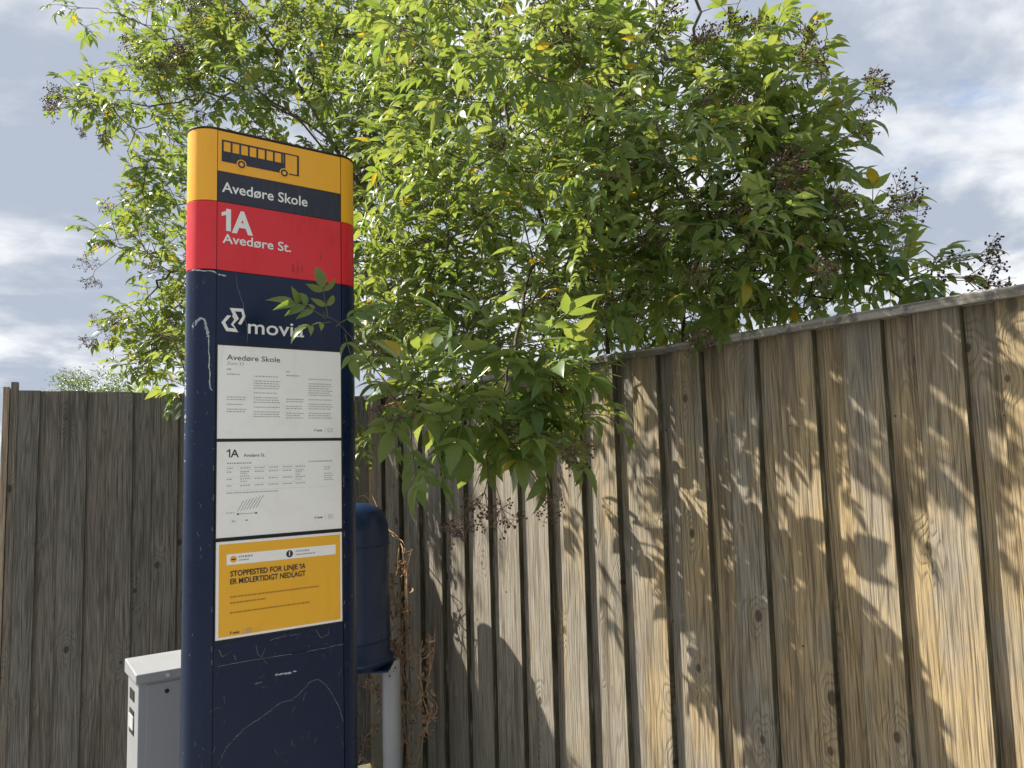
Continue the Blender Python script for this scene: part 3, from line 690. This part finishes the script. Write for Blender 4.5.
def compound(seed, hi=False):
    """one elder leaf: a stalk with two or three pairs of leaflets and a larger end leaflet, length about 1"""
    r = np.random.default_rng(seed); V, RB, FS, RN = [], [], [], []; off = 0
    npair = 2 if seed % 3 else 3; droop = r.uniform(.15, .7)
    def sp(t): a = droop * t; return np.array([0, .55 * t * math.cos(a * .6), -.55 * t * math.sin(a * .6)])
    items = []
    for k in range(npair):
        t = .42 + .5 * k / max(1, npair - 1) if npair > 1 else .6
        for sx in (-1, 1): items.append((sp(t), sx, .40 * (0.85 + .12 * k) * r.uniform(.88, 1.1)))
    items.append((sp(1.0), 0, .50 * r.uniform(.92, 1.1)))
    for (p, sx, L) in items:
        v, rb, f = leaflet(L, L * r.uniform(.34, .44), r.uniform(.15, .70), r.uniform(.3, 1.25), hi, .05 if hi else 0)
        ang = sx * r.uniform(.75, 1.15); y = np.array([math.sin(ang), math.cos(ang), r.uniform(-.35, .10) - (.25 if sx == 0 else 0)])
        v = v @ rotm(y, np.array([r.uniform(-.25, .25), r.uniform(-.2, .2), 1.0])).T + p
        V.append(v); RB.append(rb); FS.append(f + off); RN.append(np.full(len(v), r.uniform(0, .22))); off += len(v)
    ns = 6; pts = [sp(t) for t in np.linspace(0, 1, ns)]; rr = np.linspace(.011, .006, ns)
    sv = []
    for p, q in zip(pts, rr): sv += [p + np.array([q, 0, -q]), p + np.array([-q, 0, -q]), p + np.array([0, 0, q * .6])]
    sf = [(i * 3 + k, i * 3 + (k + 1) % 3, i * 3 + 3 + (k + 1) % 3, i * 3 + 3 + k) for i in range(ns - 1) for k in range(3)]
    V.append(np.array(sv)); RB.append(np.ones(len(sv))); FS.append(np.array(sf) + off); RN.append(np.full(len(sv), .1))
    return np.concatenate(V), np.concatenate(RB), np.concatenate(FS), np.concatenate(RN)
def build_mesh(name, V, F4, mat, attrs, smooth=True):
    me = bpy.data.meshes.new(name); tri = F4[:, 2] == F4[:, 3]
    nv = np.where(tri, 3, 4); ls = np.concatenate([[0], np.cumsum(nv)[:-1]])
    keep = np.ones(F4.shape, bool); keep[tri, 3] = False
    me.vertices.add(len(V)); me.vertices.foreach_set('co', V.astype(np.float32).ravel())
    loops = F4[keep]; me.loops.add(len(loops)); me.loops.foreach_set('vertex_index', loops.astype(np.int32))
    me.polygons.add(len(F4)); me.polygons.foreach_set('loop_start', ls.astype(np.int32)); me.polygons.foreach_set('loop_total', nv.astype(np.int32))
    me.polygons.foreach_set('use_smooth', np.full(len(F4), smooth))
    for k, a in attrs.items():
        at_ = me.attributes.new(k, 'FLOAT', 'POINT'); at_.data.foreach_set('value', a.astype(np.float32))
    me.materials.append(mat); me.update(calc_edges=True); me.validate(); return me
LOW = [compound(s) for s in range(9)]; HI = [compound(s, True) for s in range(9)]
HI_ME = [build_mesh('leaf', v, f, M['leaf'], {'rnd': rn, 'rib': rb}) for v, rb, f, rn in HI]

BASE = P0 + UF * 1.55 + NF * 0.85
tree = empty('elder_tree', (BASE[0], BASE[1], 0))
tag(tree, 'large leafy elder with dark berry clusters hanging over the board fence', 'tree')
def fdepth(px): return on(px, 400, P0, NF)[1]
nodes, parent, isroot = [], [], []
def addnode(p, par): nodes.append(np.asarray(p, float)); parent.append(par); return len(nodes) - 1
def spline(pts, n):
    pts = [np.asarray(p, float) for p in pts]; out = []
    pe = [2 * pts[0] - pts[1]] + pts + [2 * pts[-1] - pts[-2]]
    for i in range(1, len(pe) - 2):
        for k in range(n):
            t = k / n; a, b_, c, d = pe[i - 1:i + 3]
            out.append(.5 * ((2 * b_) + (c - a) * t + (2 * a - 5 * b_ + 4 * c - d) * t * t + (3 * b_ - a - 3 * c + d) * t ** 3))
    return out + [pts[-1]]
stems = []
def limb(pts, start=None, n=6, jit=.012):
    q = spline(pts, n); ids = []; par = start
    for k, p in enumerate(q):
        par = addnode(p + (nr.normal(0, jit, 3) if 0 < k else 0), -1 if par is None else par); ids.append(par)
    stems.append((ids, start)); return ids
b0 = BASE.copy()
s1 = limb([b0, at(612, 345, fdepth(612) + .45), at(618, 250, 3.3), at(640, 150, 3.1), at(690, 60, 3.0), at(700, -40, 3.0)])
s2 = limb([b0 + np.array([-.15, .05, 0]), at(560, 340, 4.1), at(552, 250, 3.5), at(525, 190, 3.2), at(508, 110, 3.1), at(500, 0, 3.2)])
s3 = limb([b0 + np.array([-.35, .15, 0]), at(455, 370, 4.6), at(400, 260, 4.5), at(330, 140, 4.5), at(270, 40, 4.5), at(200, -40, 4.6)])
s4 = limb([b0 + np.array([.15, -.05, 0]), at(690, 300, 3.2), at(770, 235, 2.85), at(835, 250, 2.8), at(888, 278, 2.8)])
s5 = limb([nodes[s1[9]], at(720, 190, 2.85), at(780, 130, 2.8), at(805, 118, 2.8), at(822, 112, 2.8)], s1[9])
s6 = limb([nodes[s3[8]], at(290, 260, 4.5), at(220, 250, 4.7), at(170, 275, 4.95), at(145, 300, 5.1)], s3[8])
s7 = limb([nodes[s3[14]], at(270, 95, 4.5), at(200, 100, 4.5), at(145, 106, 4.6), at(100, 104, 4.65)], s3[14])
s8 = limb([nodes[s2[9]], at(535, 265, 3.2), at(520, 320, 2.9), at(505, 380, 2.76), at(492, 430, 2.72), at(486, 462, 2.72)], s2[9], jit=.006)      # hanging bough
s9 = limb([nodes[s2[8]], at(480, 300, 3.3), at(430, 355, 2.95), at(385, 372, 2.65), at(362, 352, 2.47), at(340, 325, 2.40), at(322, 312, 2.37)], s2[8], jit=.003)  # sprig before the pylon
s10 = limb([nodes[s8[14]], at(540, 370, 2.78), at(575, 385, 2.82)], s8[14], jit=.004)
s11 = limb([nodes[s8[17]], at(455, 425, 2.78), at(430, 410, 2.82), at(415, 392, 2.86)], s8[17], jit=.004)
s12 = limb([nodes[s5[8]], at(760, 80, 2.8), at(768, 55, 2.8), at(774, 35, 2.8)], s5[8], jit=.004)
s13 = limb([nodes[s3[18]], at(200, 60, 4.7), at(130, 20, 4.8), at(60, 5, 4.9)], s3[18])
s14 = limb([nodes[s6[8]], at(205, 330, 4.6), at(188, 370, 4.15)], s6[8])

# crown lobes: photo point, distance, radius in photo pixels at that distance, shoots
LOBES = [
 (700, 95, 2.9, 42, 13), (760, 130, 2.75, 42, 16), (785, 130, 2.8, 24, 8), (800, 168, 2.75, 22, 8), (785, 200, 2.7, 40, 18), (825, 230, 2.7, 22, 9), (862, 260, 2.72, 18, 8), (900, 282, 2.7, 10, 6), (640, 150, 2.42, 50, 10), (530, 70, 2.5, 55, 12), (735, 225, 2.42, 34, 4), (440, 10, 2.55, 50, 9), (560, -30, 2.5, 60, 10), (815, 90, 2.8, 8, 3), (450, 190, 5.0, 120, 30), (560, 190, 4.8, 115, 28), (660, 190, 4.6, 90, 24), (740, 245, 4.2, 55, 16), (520, 290, 4.7, 70, 16), (620, 300, 4.4, 50, 12), (400, 250, 5.2, 80, 16), (540, 70, 4.8, 90, 18), (420, 60, 5.1, 90, 16), (170, 60, 5.0, 45, 8), (160, 150, 5.0, 32, 7),
 (600, 325, 3.75, 22, 9), (640, 318, 3.6, 24, 9), (690, 312, 3.4, 22, 9), (735, 306, 3.2, 20, 9), (785, 300, 3.05, 20, 9), (835, 293, 2.9, 18, 8), (880, 284, 2.85, 16, 6), (560, 335, 3.9, 24, 9), (500, 345, 4.1, 26, 9), (440, 350, 4.5, 26, 9), (400, 360, 4.7, 20, 7),
 (745, 225, 2.7, 60, 21), (820, 265, 2.75, 32, 12), (690, 280, 2.9, 42, 16), (755, 280, 2.75, 32, 12), (650, 190, 2.8, 80, 26), (620, 95, 2.9, 62, 24), (690, 170, 2.6, 50, 11),
 (560, 60, 3.0, 75, 28), (500, 150, 3.0, 80, 28), (450, 90, 3.5, 90, 38), (570, 180, 2.75, 70, 20), (430, 200, 3.6, 90, 40), (500, 250, 3.6, 70, 26), (580, 270, 2.85, 55, 16), (420, 290, 3.8, 65, 30), (460, 325, 3.75, 45, 13), (550, 305, 3.2, 36, 8), (630, 270, 2.8, 40, 12),
 (390, 335, 4.6, 45, 18), (376, 425, 4.35, 22, 6), (400, 130, 4.3, 80, 34), (370, 30, 4.4, 100, 44), (290, 70, 4.6, 75, 32), (235, 90, 4.6, 45, 18), (300, -20, 4.6, 90, 34), (460, -20, 3.8, 100, 36), (590, -20, 3.4, 70, 22),
 (205, 30, 4.7, 45, 16), (140, 15, 4.8, 30, 7), (70, 8, 4.9, 16, 3), (160, 95, 4.6, 32, 8), (85, 100, 4.6, 14, 4), (110, 112, 4.6, 14, 4), (168, 190, 4.6, 26, 6), (140, 200, 4.6, 12, 3), (165, 250, 5.0, 34, 12), (118, 245, 5.0, 12, 3), (178, 310, 5.2, 32, 14), (143, 318, 5.2, 16, 5), (172, 350, 5.2, 24, 14), (150, 368, 5.2, 12, 5), (184, 385, 3.98, 10, 3), (230, 200, 4.8, 45, 14), (270, 280, 4.9, 60, 16), (300, 200, 4.8, 70, 18), (345, 270, 4.7, 55, 22), (365, 180, 4.6, 50, 22),
 (650, 40, 3.0, 32, 5), (735, 60, 2.9, 24, 5),
 (505, 362, 2.78, 30, 7), (475, 400, 2.74, 26, 7), (528, 400, 2.75, 28, 7), (485, 435, 2.72, 20, 7), (425, 395, 2.82, 18, 6), (555, 375, 2.8, 18, 5), (510, 440, 2.72, 18, 5),
]
tips = []
for (px_, py_, dep, rp_, cnt) in LOBES:
    c = at(px_, py_, dep); R_ = rp_ * dep / F
    for _ in range(max(2, round(cnt * (.72 if dep < 3.15 else .95 if dep < 4 else 1.45)))):
        d = nr.normal(0, 1, 3); d /= np.linalg.norm(d); q = c + d * R_ * (nr.random() ** .45) * np.array([1, 1.25, 1])
        if q[2] < H0 + .05 and (q - P0) @ NF > -0.12: continue                # nothing grows inside the fence
        if dep < 2.9 or (q - P0) @ NF > -1.4: tips.append(q)
# shoots on explicit sprigs
arr = lambda: np.array(nodes)
order = np.argsort([np.min(np.linalg.norm(arr() - t_, axis=1)) for t_ in tips])
shoots = []
for oi in order:
    t_ = tips[oi]; N = arr(); d = np.linalg.norm(N - t_, axis=1)
    side_t = (t_ - P0) @ NF
    pen = d + 0.25 * np.maximum(0, N[:, 2] - t_[2])
    if t_[2] < H0 + .1: pen = pen + np.where(((N - P0) @ NF) > -.05, 5, 0) * (N[:, 2] < H0 + .05)
    j = int(np.argmin(np.where(d < .05, 9, pen)))
    p = nodes[j]; n = 2 + int(d[j] > .25); mid = (p + t_) / 2 + np.array([0, 0, -.10 * d[j]]) + nr.normal(0, .03, 3) * d[j]
    par = j
    for k in range(1, n + 1):
        s = k / n; par = addnode((1 - s) ** 2 * p + 2 * s * (1 - s) * mid + s * s * t_, par)
    shoots.append((par, t_ - mid))
nch = np.zeros(len(nodes)); rad = np.zeros(len(nodes)); acc = np.zeros(len(nodes))
for i in range(len(nodes) - 1, -1, -1):
    if acc[i] == 0: acc[i] = .0017 ** 2.4
    rad[i] = acc[i] ** (1 / 2.4)
    if parent[i] >= 0: acc[parent[i]] += acc[i]
stemset = set()
for k, (ids, st) in enumerate(stems):
    if k in (0, 1, 2, 3):
        b = MB(); b.tube([nodes[i] - np.array([BASE[0], BASE[1], 0]) for i in ids], [min(.055, max(rad[i], .005)) for i in ids], 9)
        b.obj('trunk', M['bark'], tree, smooth=True); stemset |= set(ids)
bm_ = MB()
for i in range(len(nodes)):
    j = parent[i]
    if j < 0 or (i in stemset and j in stemset): continue
    r1 = min(.03, rad[i]); r0 = min(.03, min(rad[j], r1 * 1.35))
    bm_.tube([nodes[j] - np.array([BASE[0], BASE[1], 0]), nodes[i] - np.array([BASE[0], BASE[1], 0])], [r0, r1], 5, cap=False)
br = bm_.obj('branches', M['bark'], tree, smooth=True); br['kind'] = 'stuff'

# leaves: opposite pairs along every shoot
LP, LR, LS, LK = [], [], [], []
twg = MB(); off0 = np.array([BASE[0], BASE[1], 0]); clusters = []
UPV = np.array([0, 0, 1.0])
def shoot(p, dirv, length, npair, size, bare=0):
    dirv = dirv / (np.linalg.norm(dirv) + 1e-9); q0 = p.copy(); ph = nr.random() * math.pi
    sag = nr.uniform(-.1, .35); pts = [p]
    side = np.cross(dirv, UPV)
    if np.linalg.norm(side) < .1: side = np.array([1.0, 0, 0])
    side /= np.linalg.norm(side); oth = np.cross(side, dirv)
    for k in range(npair + 1):
        s = (k + .4) / (npair + .4)
        c = q0 + dirv * length * s - UPV * sag * length * s * s; pts.append(c)
        a = ph + k * math.pi / 2
        if k < npair:
            for sg in (1, -1):
                if nr.random() < .08: continue
                o_ = (side * math.cos(a) + oth * math.sin(a)) * sg
                d = o_ * nr.uniform(.7, 1.1) + dirv * nr.uniform(.35, .9) - UPV * nr.uniform(-.15, .28) + nr.normal(0, .12, 3)
                LP.append(c); LR.append(rotm(d, UPV + nr.normal(0, .26, 3))); LS.append(size * nr.uniform(.72, 1.12)); LK.append(nr.integers(0, 9))
        else:
            LP.append(c); LR.append(rotm(dirv - UPV * nr.uniform(0, .4) + nr.normal(0, .15, 3), UPV + nr.normal(0, .3, 3))); LS.append(size * nr.uniform(.6, .95)); LK.append(nr.integers(0, 9))
    twg.tube([x_ - off0 for x_ in pts], list(np.linspace(.0028, .0016, len(pts))), 4, cap=False)
    return pts[-1]
CEN = {}
for (nid, dv) in shoots:
    p = nodes[nid]; hang = (p - P0) @ NF < -.15 and p[2] < H0 + .1
    dv = dv / (np.linalg.norm(dv) + 1e-9)
    dd = dv + UPV * (.35 if not hang else -.15) + nr.normal(0, .28, 3)
    e = shoot(p, dd, nr.uniform(.13, .26), 2 if hang else nr.integers(2, 4), .265 if hang and p[1] < 3.1 else .165 if p[1] < 2.6 else .188 if p[1] < 3.1 else .176)
    if nr.random() < (.42 if not hang else .22): clusters.append((e, dd))
# the sprig in front of the pylon, and the shoot standing up at the right
for ids, lo in ((s12, 6), (s11, 8), (s10, 6), (s5, 20), (s4, 18), (s7, 18), (s13, 12), (s6, 18)):
    for i in ids[lo::4]:
        p = nodes[i]; d = p - nodes[max(parent[i], 0)]
        shoot(p, d + nr.normal(0, .2, 3) * np.linalg.norm(d) + UPV * .02, .10 if ids is s9 else .14, 2, .19)
for (a_, b_, up_) in (((326, 318, 2.385), (284, 287, 2.34), (.1, -.7, .8)), ((328, 318, 2.385), (322, 276, 2.33), (.3, -1, .5)), ((336, 326, 2.40), (372, 296, 2.36), (0, -.8, .8)), ((331, 322, 2.39), (298, 322, 2.30), (0, -.6, 1)), ((345, 334, 2.42), (352, 362, 2.36), (0, -1, .4))):
    A_, B_ = at(*a_), at(*b_); LP.append(A_); LR.append(rotm(B_ - A_, np.array(up_, float))); LS.append(np.linalg.norm(B_ - A_) * 1.28); LK.append(nr.integers(0, 9))
LP = np.array(LP); LR = np.array(LR); LS = np.array(LS); LK = np.array(LK)
# leaves poking through the boards or the pylon are dropped
cen = LP + np.einsum('nij,j->ni', LR, np.array([0, .5, 0])) * LS[:, None]
inpy = np.zeros(len(LP), bool)
for P_ in (LP, cen, LP + np.einsum('nij,j->ni', LR, np.array([0, .95, 0])) * LS[:, None]):
    q = P_ - PA; a = q @ wdir; dpt = -(q @ pn); inpy |= (a > -.12) & (a < WP + .12) & (dpt > .0) & (dpt < 2 * RP + .03) & (P_[:, 2] < Z_TOP + .05)
    s_ = (P_ - P0) @ NF; inpy |= (s_ > -.03) & (s_ < .12) & (P_[:, 2] < H0 + .03)
    sl_ = (P_ - PL) @ np.array([-UL[1], UL[0], 0]); inpy |= (np.abs(sl_) < .07) & (P_[:, 2] < H0) & ((P_ - CORNER) @ UL < 0)
fx_, fy_, fz_ = proj(cen); stray = (fx_ > 150) & (fx_ < 352) & (fy_ > 100) & (fz_ < 2.75); stray[-5:] = False   # only the one sprig hangs before the pylon
ok = ~(inpy | stray); LP, LR, LS, LK, cen = LP[ok], LR[ok], LS[ok], LK[ok], cen[ok]
PXx, PXy, DEP = proj(cen)
vis = (PXx > 0) & (PXx < 1024) & (PXy > 0) & (PXy < 768)
score = np.where(vis, DEP / LS, 99.0); near = set(np.argsort(score)[:300].tolist())
lr = random.Random(2)
for i in sorted(near):
    o = link('leaf', HI_ME[LK[i]], tree)
    R3 = Matrix(LR[i].tolist()); o.location = (LP[i] - off0).tolist(); o.rotation_euler = R3.to_euler(); o.scale = (LS[i],) * 3
VV, FF, RN_, RB_ = [], [], [], []; off = 0
for i in range(len(LP)):
    if i in near: continue
    v, rb, f, rn = LOW[LK[i]]
    VV.append((v * LS[i]) @ LR[i].T + (LP[i] - off0)); FF.append(f + off); RN_.append(rn + nr.random()); RB_.append(rb); off += len(v)
fo = link('foliage', build_mesh('foliage', np.concatenate(VV), np.concatenate(FF), M['leaf'], {'rnd': np.concatenate(RN_), 'rib': np.concatenate(RB_)}), tree); fo['kind'] = 'stuff'
tw = twg.obj('green_shoots', M['twig'], tree, smooth=True); tw['kind'] = 'stuff'
print('LEAVES', len(LP), 'tris', sum(len(f) for f in FF) * 2)

# berry clusters
def berry_mesh(seed):
    r = np.random.default_rng(seed); b = MB()
    def oct_(p, s):
        t_ = (1 + 5 ** .5) / 2; vs = [(-1, t_, 0), (1, t_, 0), (-1, -t_, 0), (1, -t_, 0), (0, -1, t_), (0, 1, t_), (0, -1, -t_), (0, 1, -t_), (t_, 0, -1), (t_, 0, 1), (-t_, 0, -1), (-t_, 0, 1)]
        fs = [(0, 11, 5), (0, 5, 1), (0, 1, 7), (0, 7, 10), (0, 10, 11), (1, 5, 9), (5, 11, 4), (11, 10, 2), (10, 7, 6), (7, 1, 8), (3, 9, 4), (3, 4, 2), (3, 2, 6), (3, 6, 8), (3, 8, 9), (4, 9, 5), (2, 4, 11), (6, 2, 10), (8, 6, 7), (9, 8, 1)]
        b.add([np.array(v) * s / 1.9 + p for v in vs], fs, 1)
    root = np.zeros(3); hub = np.array([0, .035, 0])
    b.tube([root, hub], .0016, 4, 0, False)
    for k in range(5):
        a = 2 * math.pi * k / 5 + r.uniform(-.3, .3); d1 = np.array([math.cos(a) * .8, 1.0 if k else 1.4, math.sin(a) * .8]); e1 = hub + d1 / np.linalg.norm(d1) * r.uniform(.03, .05)
        b.tube([hub, e1], .0011, 3, 0, False)
        for j in range(4):
            d2 = d1 * .5 + r.normal(0, .6, 3); e2 = e1 + d2 / np.linalg.norm(d2) * r.uniform(.018, .034); b.tube([e1, e2], .0008, 3, 0, False)
            for q in range(4):
                d3 = d2 * .4 + r.normal(0, .6, 3); e3 = e2 + d3 / np.linalg.norm(d3) * r.uniform(.008, .016)
                b.tube([e2, e3], .0006, 3, 0, False)
                if r.random() < .8: oct_(e3, r.uniform(.0026, .0036))
    return b.mesh('berry_cluster', [M['stalk'], M['berry']], True)
BM_ = [berry_mesh(s) for s in range(4)]
first = []
for (px_, py_, dep) in ((488, 478, 2.66), (470, 500, 2.66), (520, 452, 2.66), (555, 505, 2.68), (585, 382, 2.76), (555, 370, 2.72), (500, 500, 2.66), (870, 95, 3.0), (855, 80, 3.0), (830, 72, 3.02), (880, 190, 2.85), (700, 45, 3.1), (730, 70, 3.05), (750, 60, 3.05), (905, 205, 2.85), (925, 250, 2.8), (970, 280, 2.72), (650, 15, 3.3), (670, 8, 3.3), (60, 105, 4.55), (90, 125, 4.55), (110, 210, 4.4), (85, 255, 4.4), (95, 270, 4.4), (125, 325, 4.35), (365, 165, 4.1), (350, 140, 4.1), (395, 190, 3.8), (420, 210, 3.7), (380, 215, 3.8), (470, 40, 3.5), (480, 60, 3.5), (560, 20, 3.4), (575, 35, 3.4), (610, 15, 3.4)):
    first.append((at(px_, py_, dep), nr.normal(0, .5, 3) + np.array([0, -.3, -.2])))
nb = 0; cst = MB()
for (p, d) in first + clusters:
    if nb >= 290: break
    # hang the cluster on the nearest shoot
    s_ = (p - P0) @ NF
    if -.08 < s_ < .15 and p[2] < H0 + .05: continue
    if p[2] < H0 and s_ > 0: continue
    q = p - PA
    if -.15 < q @ wdir < WP + .15 and -.1 < -(q @ pn) < .25 and p[2] < Z_TOP: continue
    o = link('berry_cluster', BM_[nb % 4], tree); dd = np.asarray(d) / (np.linalg.norm(d) + 1e-9) + np.array([0, -.2, -.35])
    o.location = (p - off0).tolist(); o.rotation_euler = Matrix(rotm(dd, np.array([.2, .3, 1.0])).tolist()).to_euler(); o.scale = (lr.uniform(.95, 1.45),) * 3; nb += 1
    j = int(np.argmin(np.linalg.norm(arr() - p, axis=1)))
    L_j = np.linalg.norm(nodes[j] - p)
    if .01 < L_j < .5: cst.tube([nodes[j] - off0, (nodes[j] + p) / 2 + np.array([0, 0, .06 * L_j]) - off0, p - off0], [.0022, .0018, .0015], 4, cap=False)
cs_ = cst.obj('cluster_stalks', M['stalk'], tree, smooth=True); cs_['kind'] = 'stuff'

# ------------------------------------------------------------------ dry vine by the bin
vn0 = at(405, 768, 3.85); vn0[2] = 0
vine = empty('dry_vine', (vn0[0], vn0[1], 0)); tag(vine, 'withered brown climbing vine trailing down the fence beside the bin', 'vine')
vr = random.Random(9)
VP = [[(359, 497), (366, 496), (376, 512), (390, 530), (400, 540), (404, 560), (406, 600), (402, 640), (399, 680), (404, 720), (396, 790)],
      [(404, 548), (402, 575), (399, 610), (404, 650), (398, 690), (407, 740), (401, 800)], [(404, 560), (396, 570), (388, 582), (393, 600), (402, 606)],
      [(429, 634), (431, 660), (427, 690), (431, 712), (422, 735), (414, 760), (410, 790)], [(422, 640), (420, 670), (424, 700), (428, 714)],
      [(362, 757), (366, 738), (376, 726), (382, 712), (378, 690), (373, 678), (366, 686)], [(402, 606), (410, 640), (405, 665), (412, 700), (409, 730)],
      [(388, 610), (392, 640), (400, 655), (402, 690)], [(384, 640), (396, 650), (398, 672)], [(402, 706), (396, 712), (402, 720)], [(380, 668), (374, 672), (378, 684)]]
for _ in range(7):
    pl = VP[vr.randrange(8)]; dxx = vr.uniform(-7, 7); VP.append([(a + dxx + vr.uniform(-4, 4), b_ + vr.uniform(-6, 6)) for a, b_ in pl[vr.randrange(2):]])
segs = []
for pl in VP:
    pts = [at(a, b_, fdepth(a) - .34 + vr.uniform(-.05, .05)) for a, b_ in pl]
    pts = spline(pts, 4); segs.append(pts)
    b = MB(); b.tube([p + nr.normal(0, .002, 3) - vn0 for p in pts], [.0030 * vr.uniform(.6, 1.1)] * len(pts), 5); b.obj('stem', M['dry'], vine, smooth=True)
dl = MB()
for _ in range(330):
    pts = vr.choice(segs[:8]); p = vr.choice(pts)
    if p[2] > EYE - .5 and vr.random() < .92: continue
    p = p - vn0 + nr.normal(0, .018, 3); R3 = rotm(np.array([vr.uniform(-.6, .6), vr.uniform(-.6, .6), -1]), nr.normal(0, 1, 3)); L = vr.uniform(.018, .06)
    v, _, f = leaflet(L, L * .5, vr.uniform(.5, 1.2), vr.uniform(.5, 2.2)); dl.add((v @ R3.T) + p, [tuple(dict.fromkeys(q)) for q in f.tolist()])
d_ = dl.obj('withered_leaves', M['dryleaf'], vine, smooth=True); d_['kind'] = 'stuff'
tn = MB()
for _ in range(60):
    p = vr.choice(vr.choice(segs)) - vn0; q = p + nr.normal(0, .03, 3) + np.array([0, 0, -.01]); tn.tube([p, (p + q) / 2 + nr.normal(0, .008, 3), q], [.0016, .0012, .0008], 4, cap=False)
t_ = tn.obj('tendrils', M['dry'], vine, smooth=True); t_['kind'] = 'stuff'

# ------------------------------------------------------------------ far tree over the left fence
fc = at(88, 385, 34.0); ft = empty('far_tree', (fc[0], fc[1], 0)); tag(ft, 'small pale green tree far off beyond the dark left fence', 'tree')
b = MB(); b.tube([(0, 0, 0), (.1, 0, 1.6), (0, .1, 3.2), (0, 0, 4.6)], [.22, .17, .12, .05], 8)
for k in range(9):
    a = k * 2.4; z = 2.0 + k * .25; e = np.array([math.cos(a) * 1.3, math.sin(a) * 1.3, z + 1.3]); b.tube([(0, 0, z), e * .5 + np.array([0, 0, z * .5]), e], [.07, .05, .015], 5)
b.obj('trunk', M['bark'], ft, smooth=True)
VV, FF, RN_, RB_ = [], [], [], []; off = 0
cl = []
for k in range(120):
    d = nr.normal(0, 1, 3); d /= np.linalg.norm(d); cl.append(np.array([0, 0, 4.35]) + d * np.array([1.75, 1.7, 2.05]) * nr.random() ** .4)
for c in cl:
    for k in range(75):
        v, rb, f = leaflet(.16, .045, .3, .6); p = c + nr.normal(0, .21, 3)
        VV.append(v @ rotm(nr.normal(0, 1, 3) - UPV * .5, nr.normal(0, 1, 3)).T + p); FF.append(f + off); RN_.append(np.full(len(v), nr.random())); RB_.append(rb); off += len(v)
o = link('crown', build_mesh('crown', np.concatenate(VV), np.concatenate(FF), M['farleaf'], {'rnd': np.concatenate(RN_), 'rib': np.concatenate(RB_)}), ft); o['kind'] = 'stuff'

for o in bpy.data.objects:
    if o.name.split('.')[0] in ('small_print', 'paint_scratch', 'lettering_residue', 'sticker_residue'): o['kind'] = 'stuff'
S.render.engine = 'CYCLES'
S.cycles.max_bounces = 8; S.cycles.transmission_bounces = 4; S.cycles.diffuse_bounces = 4
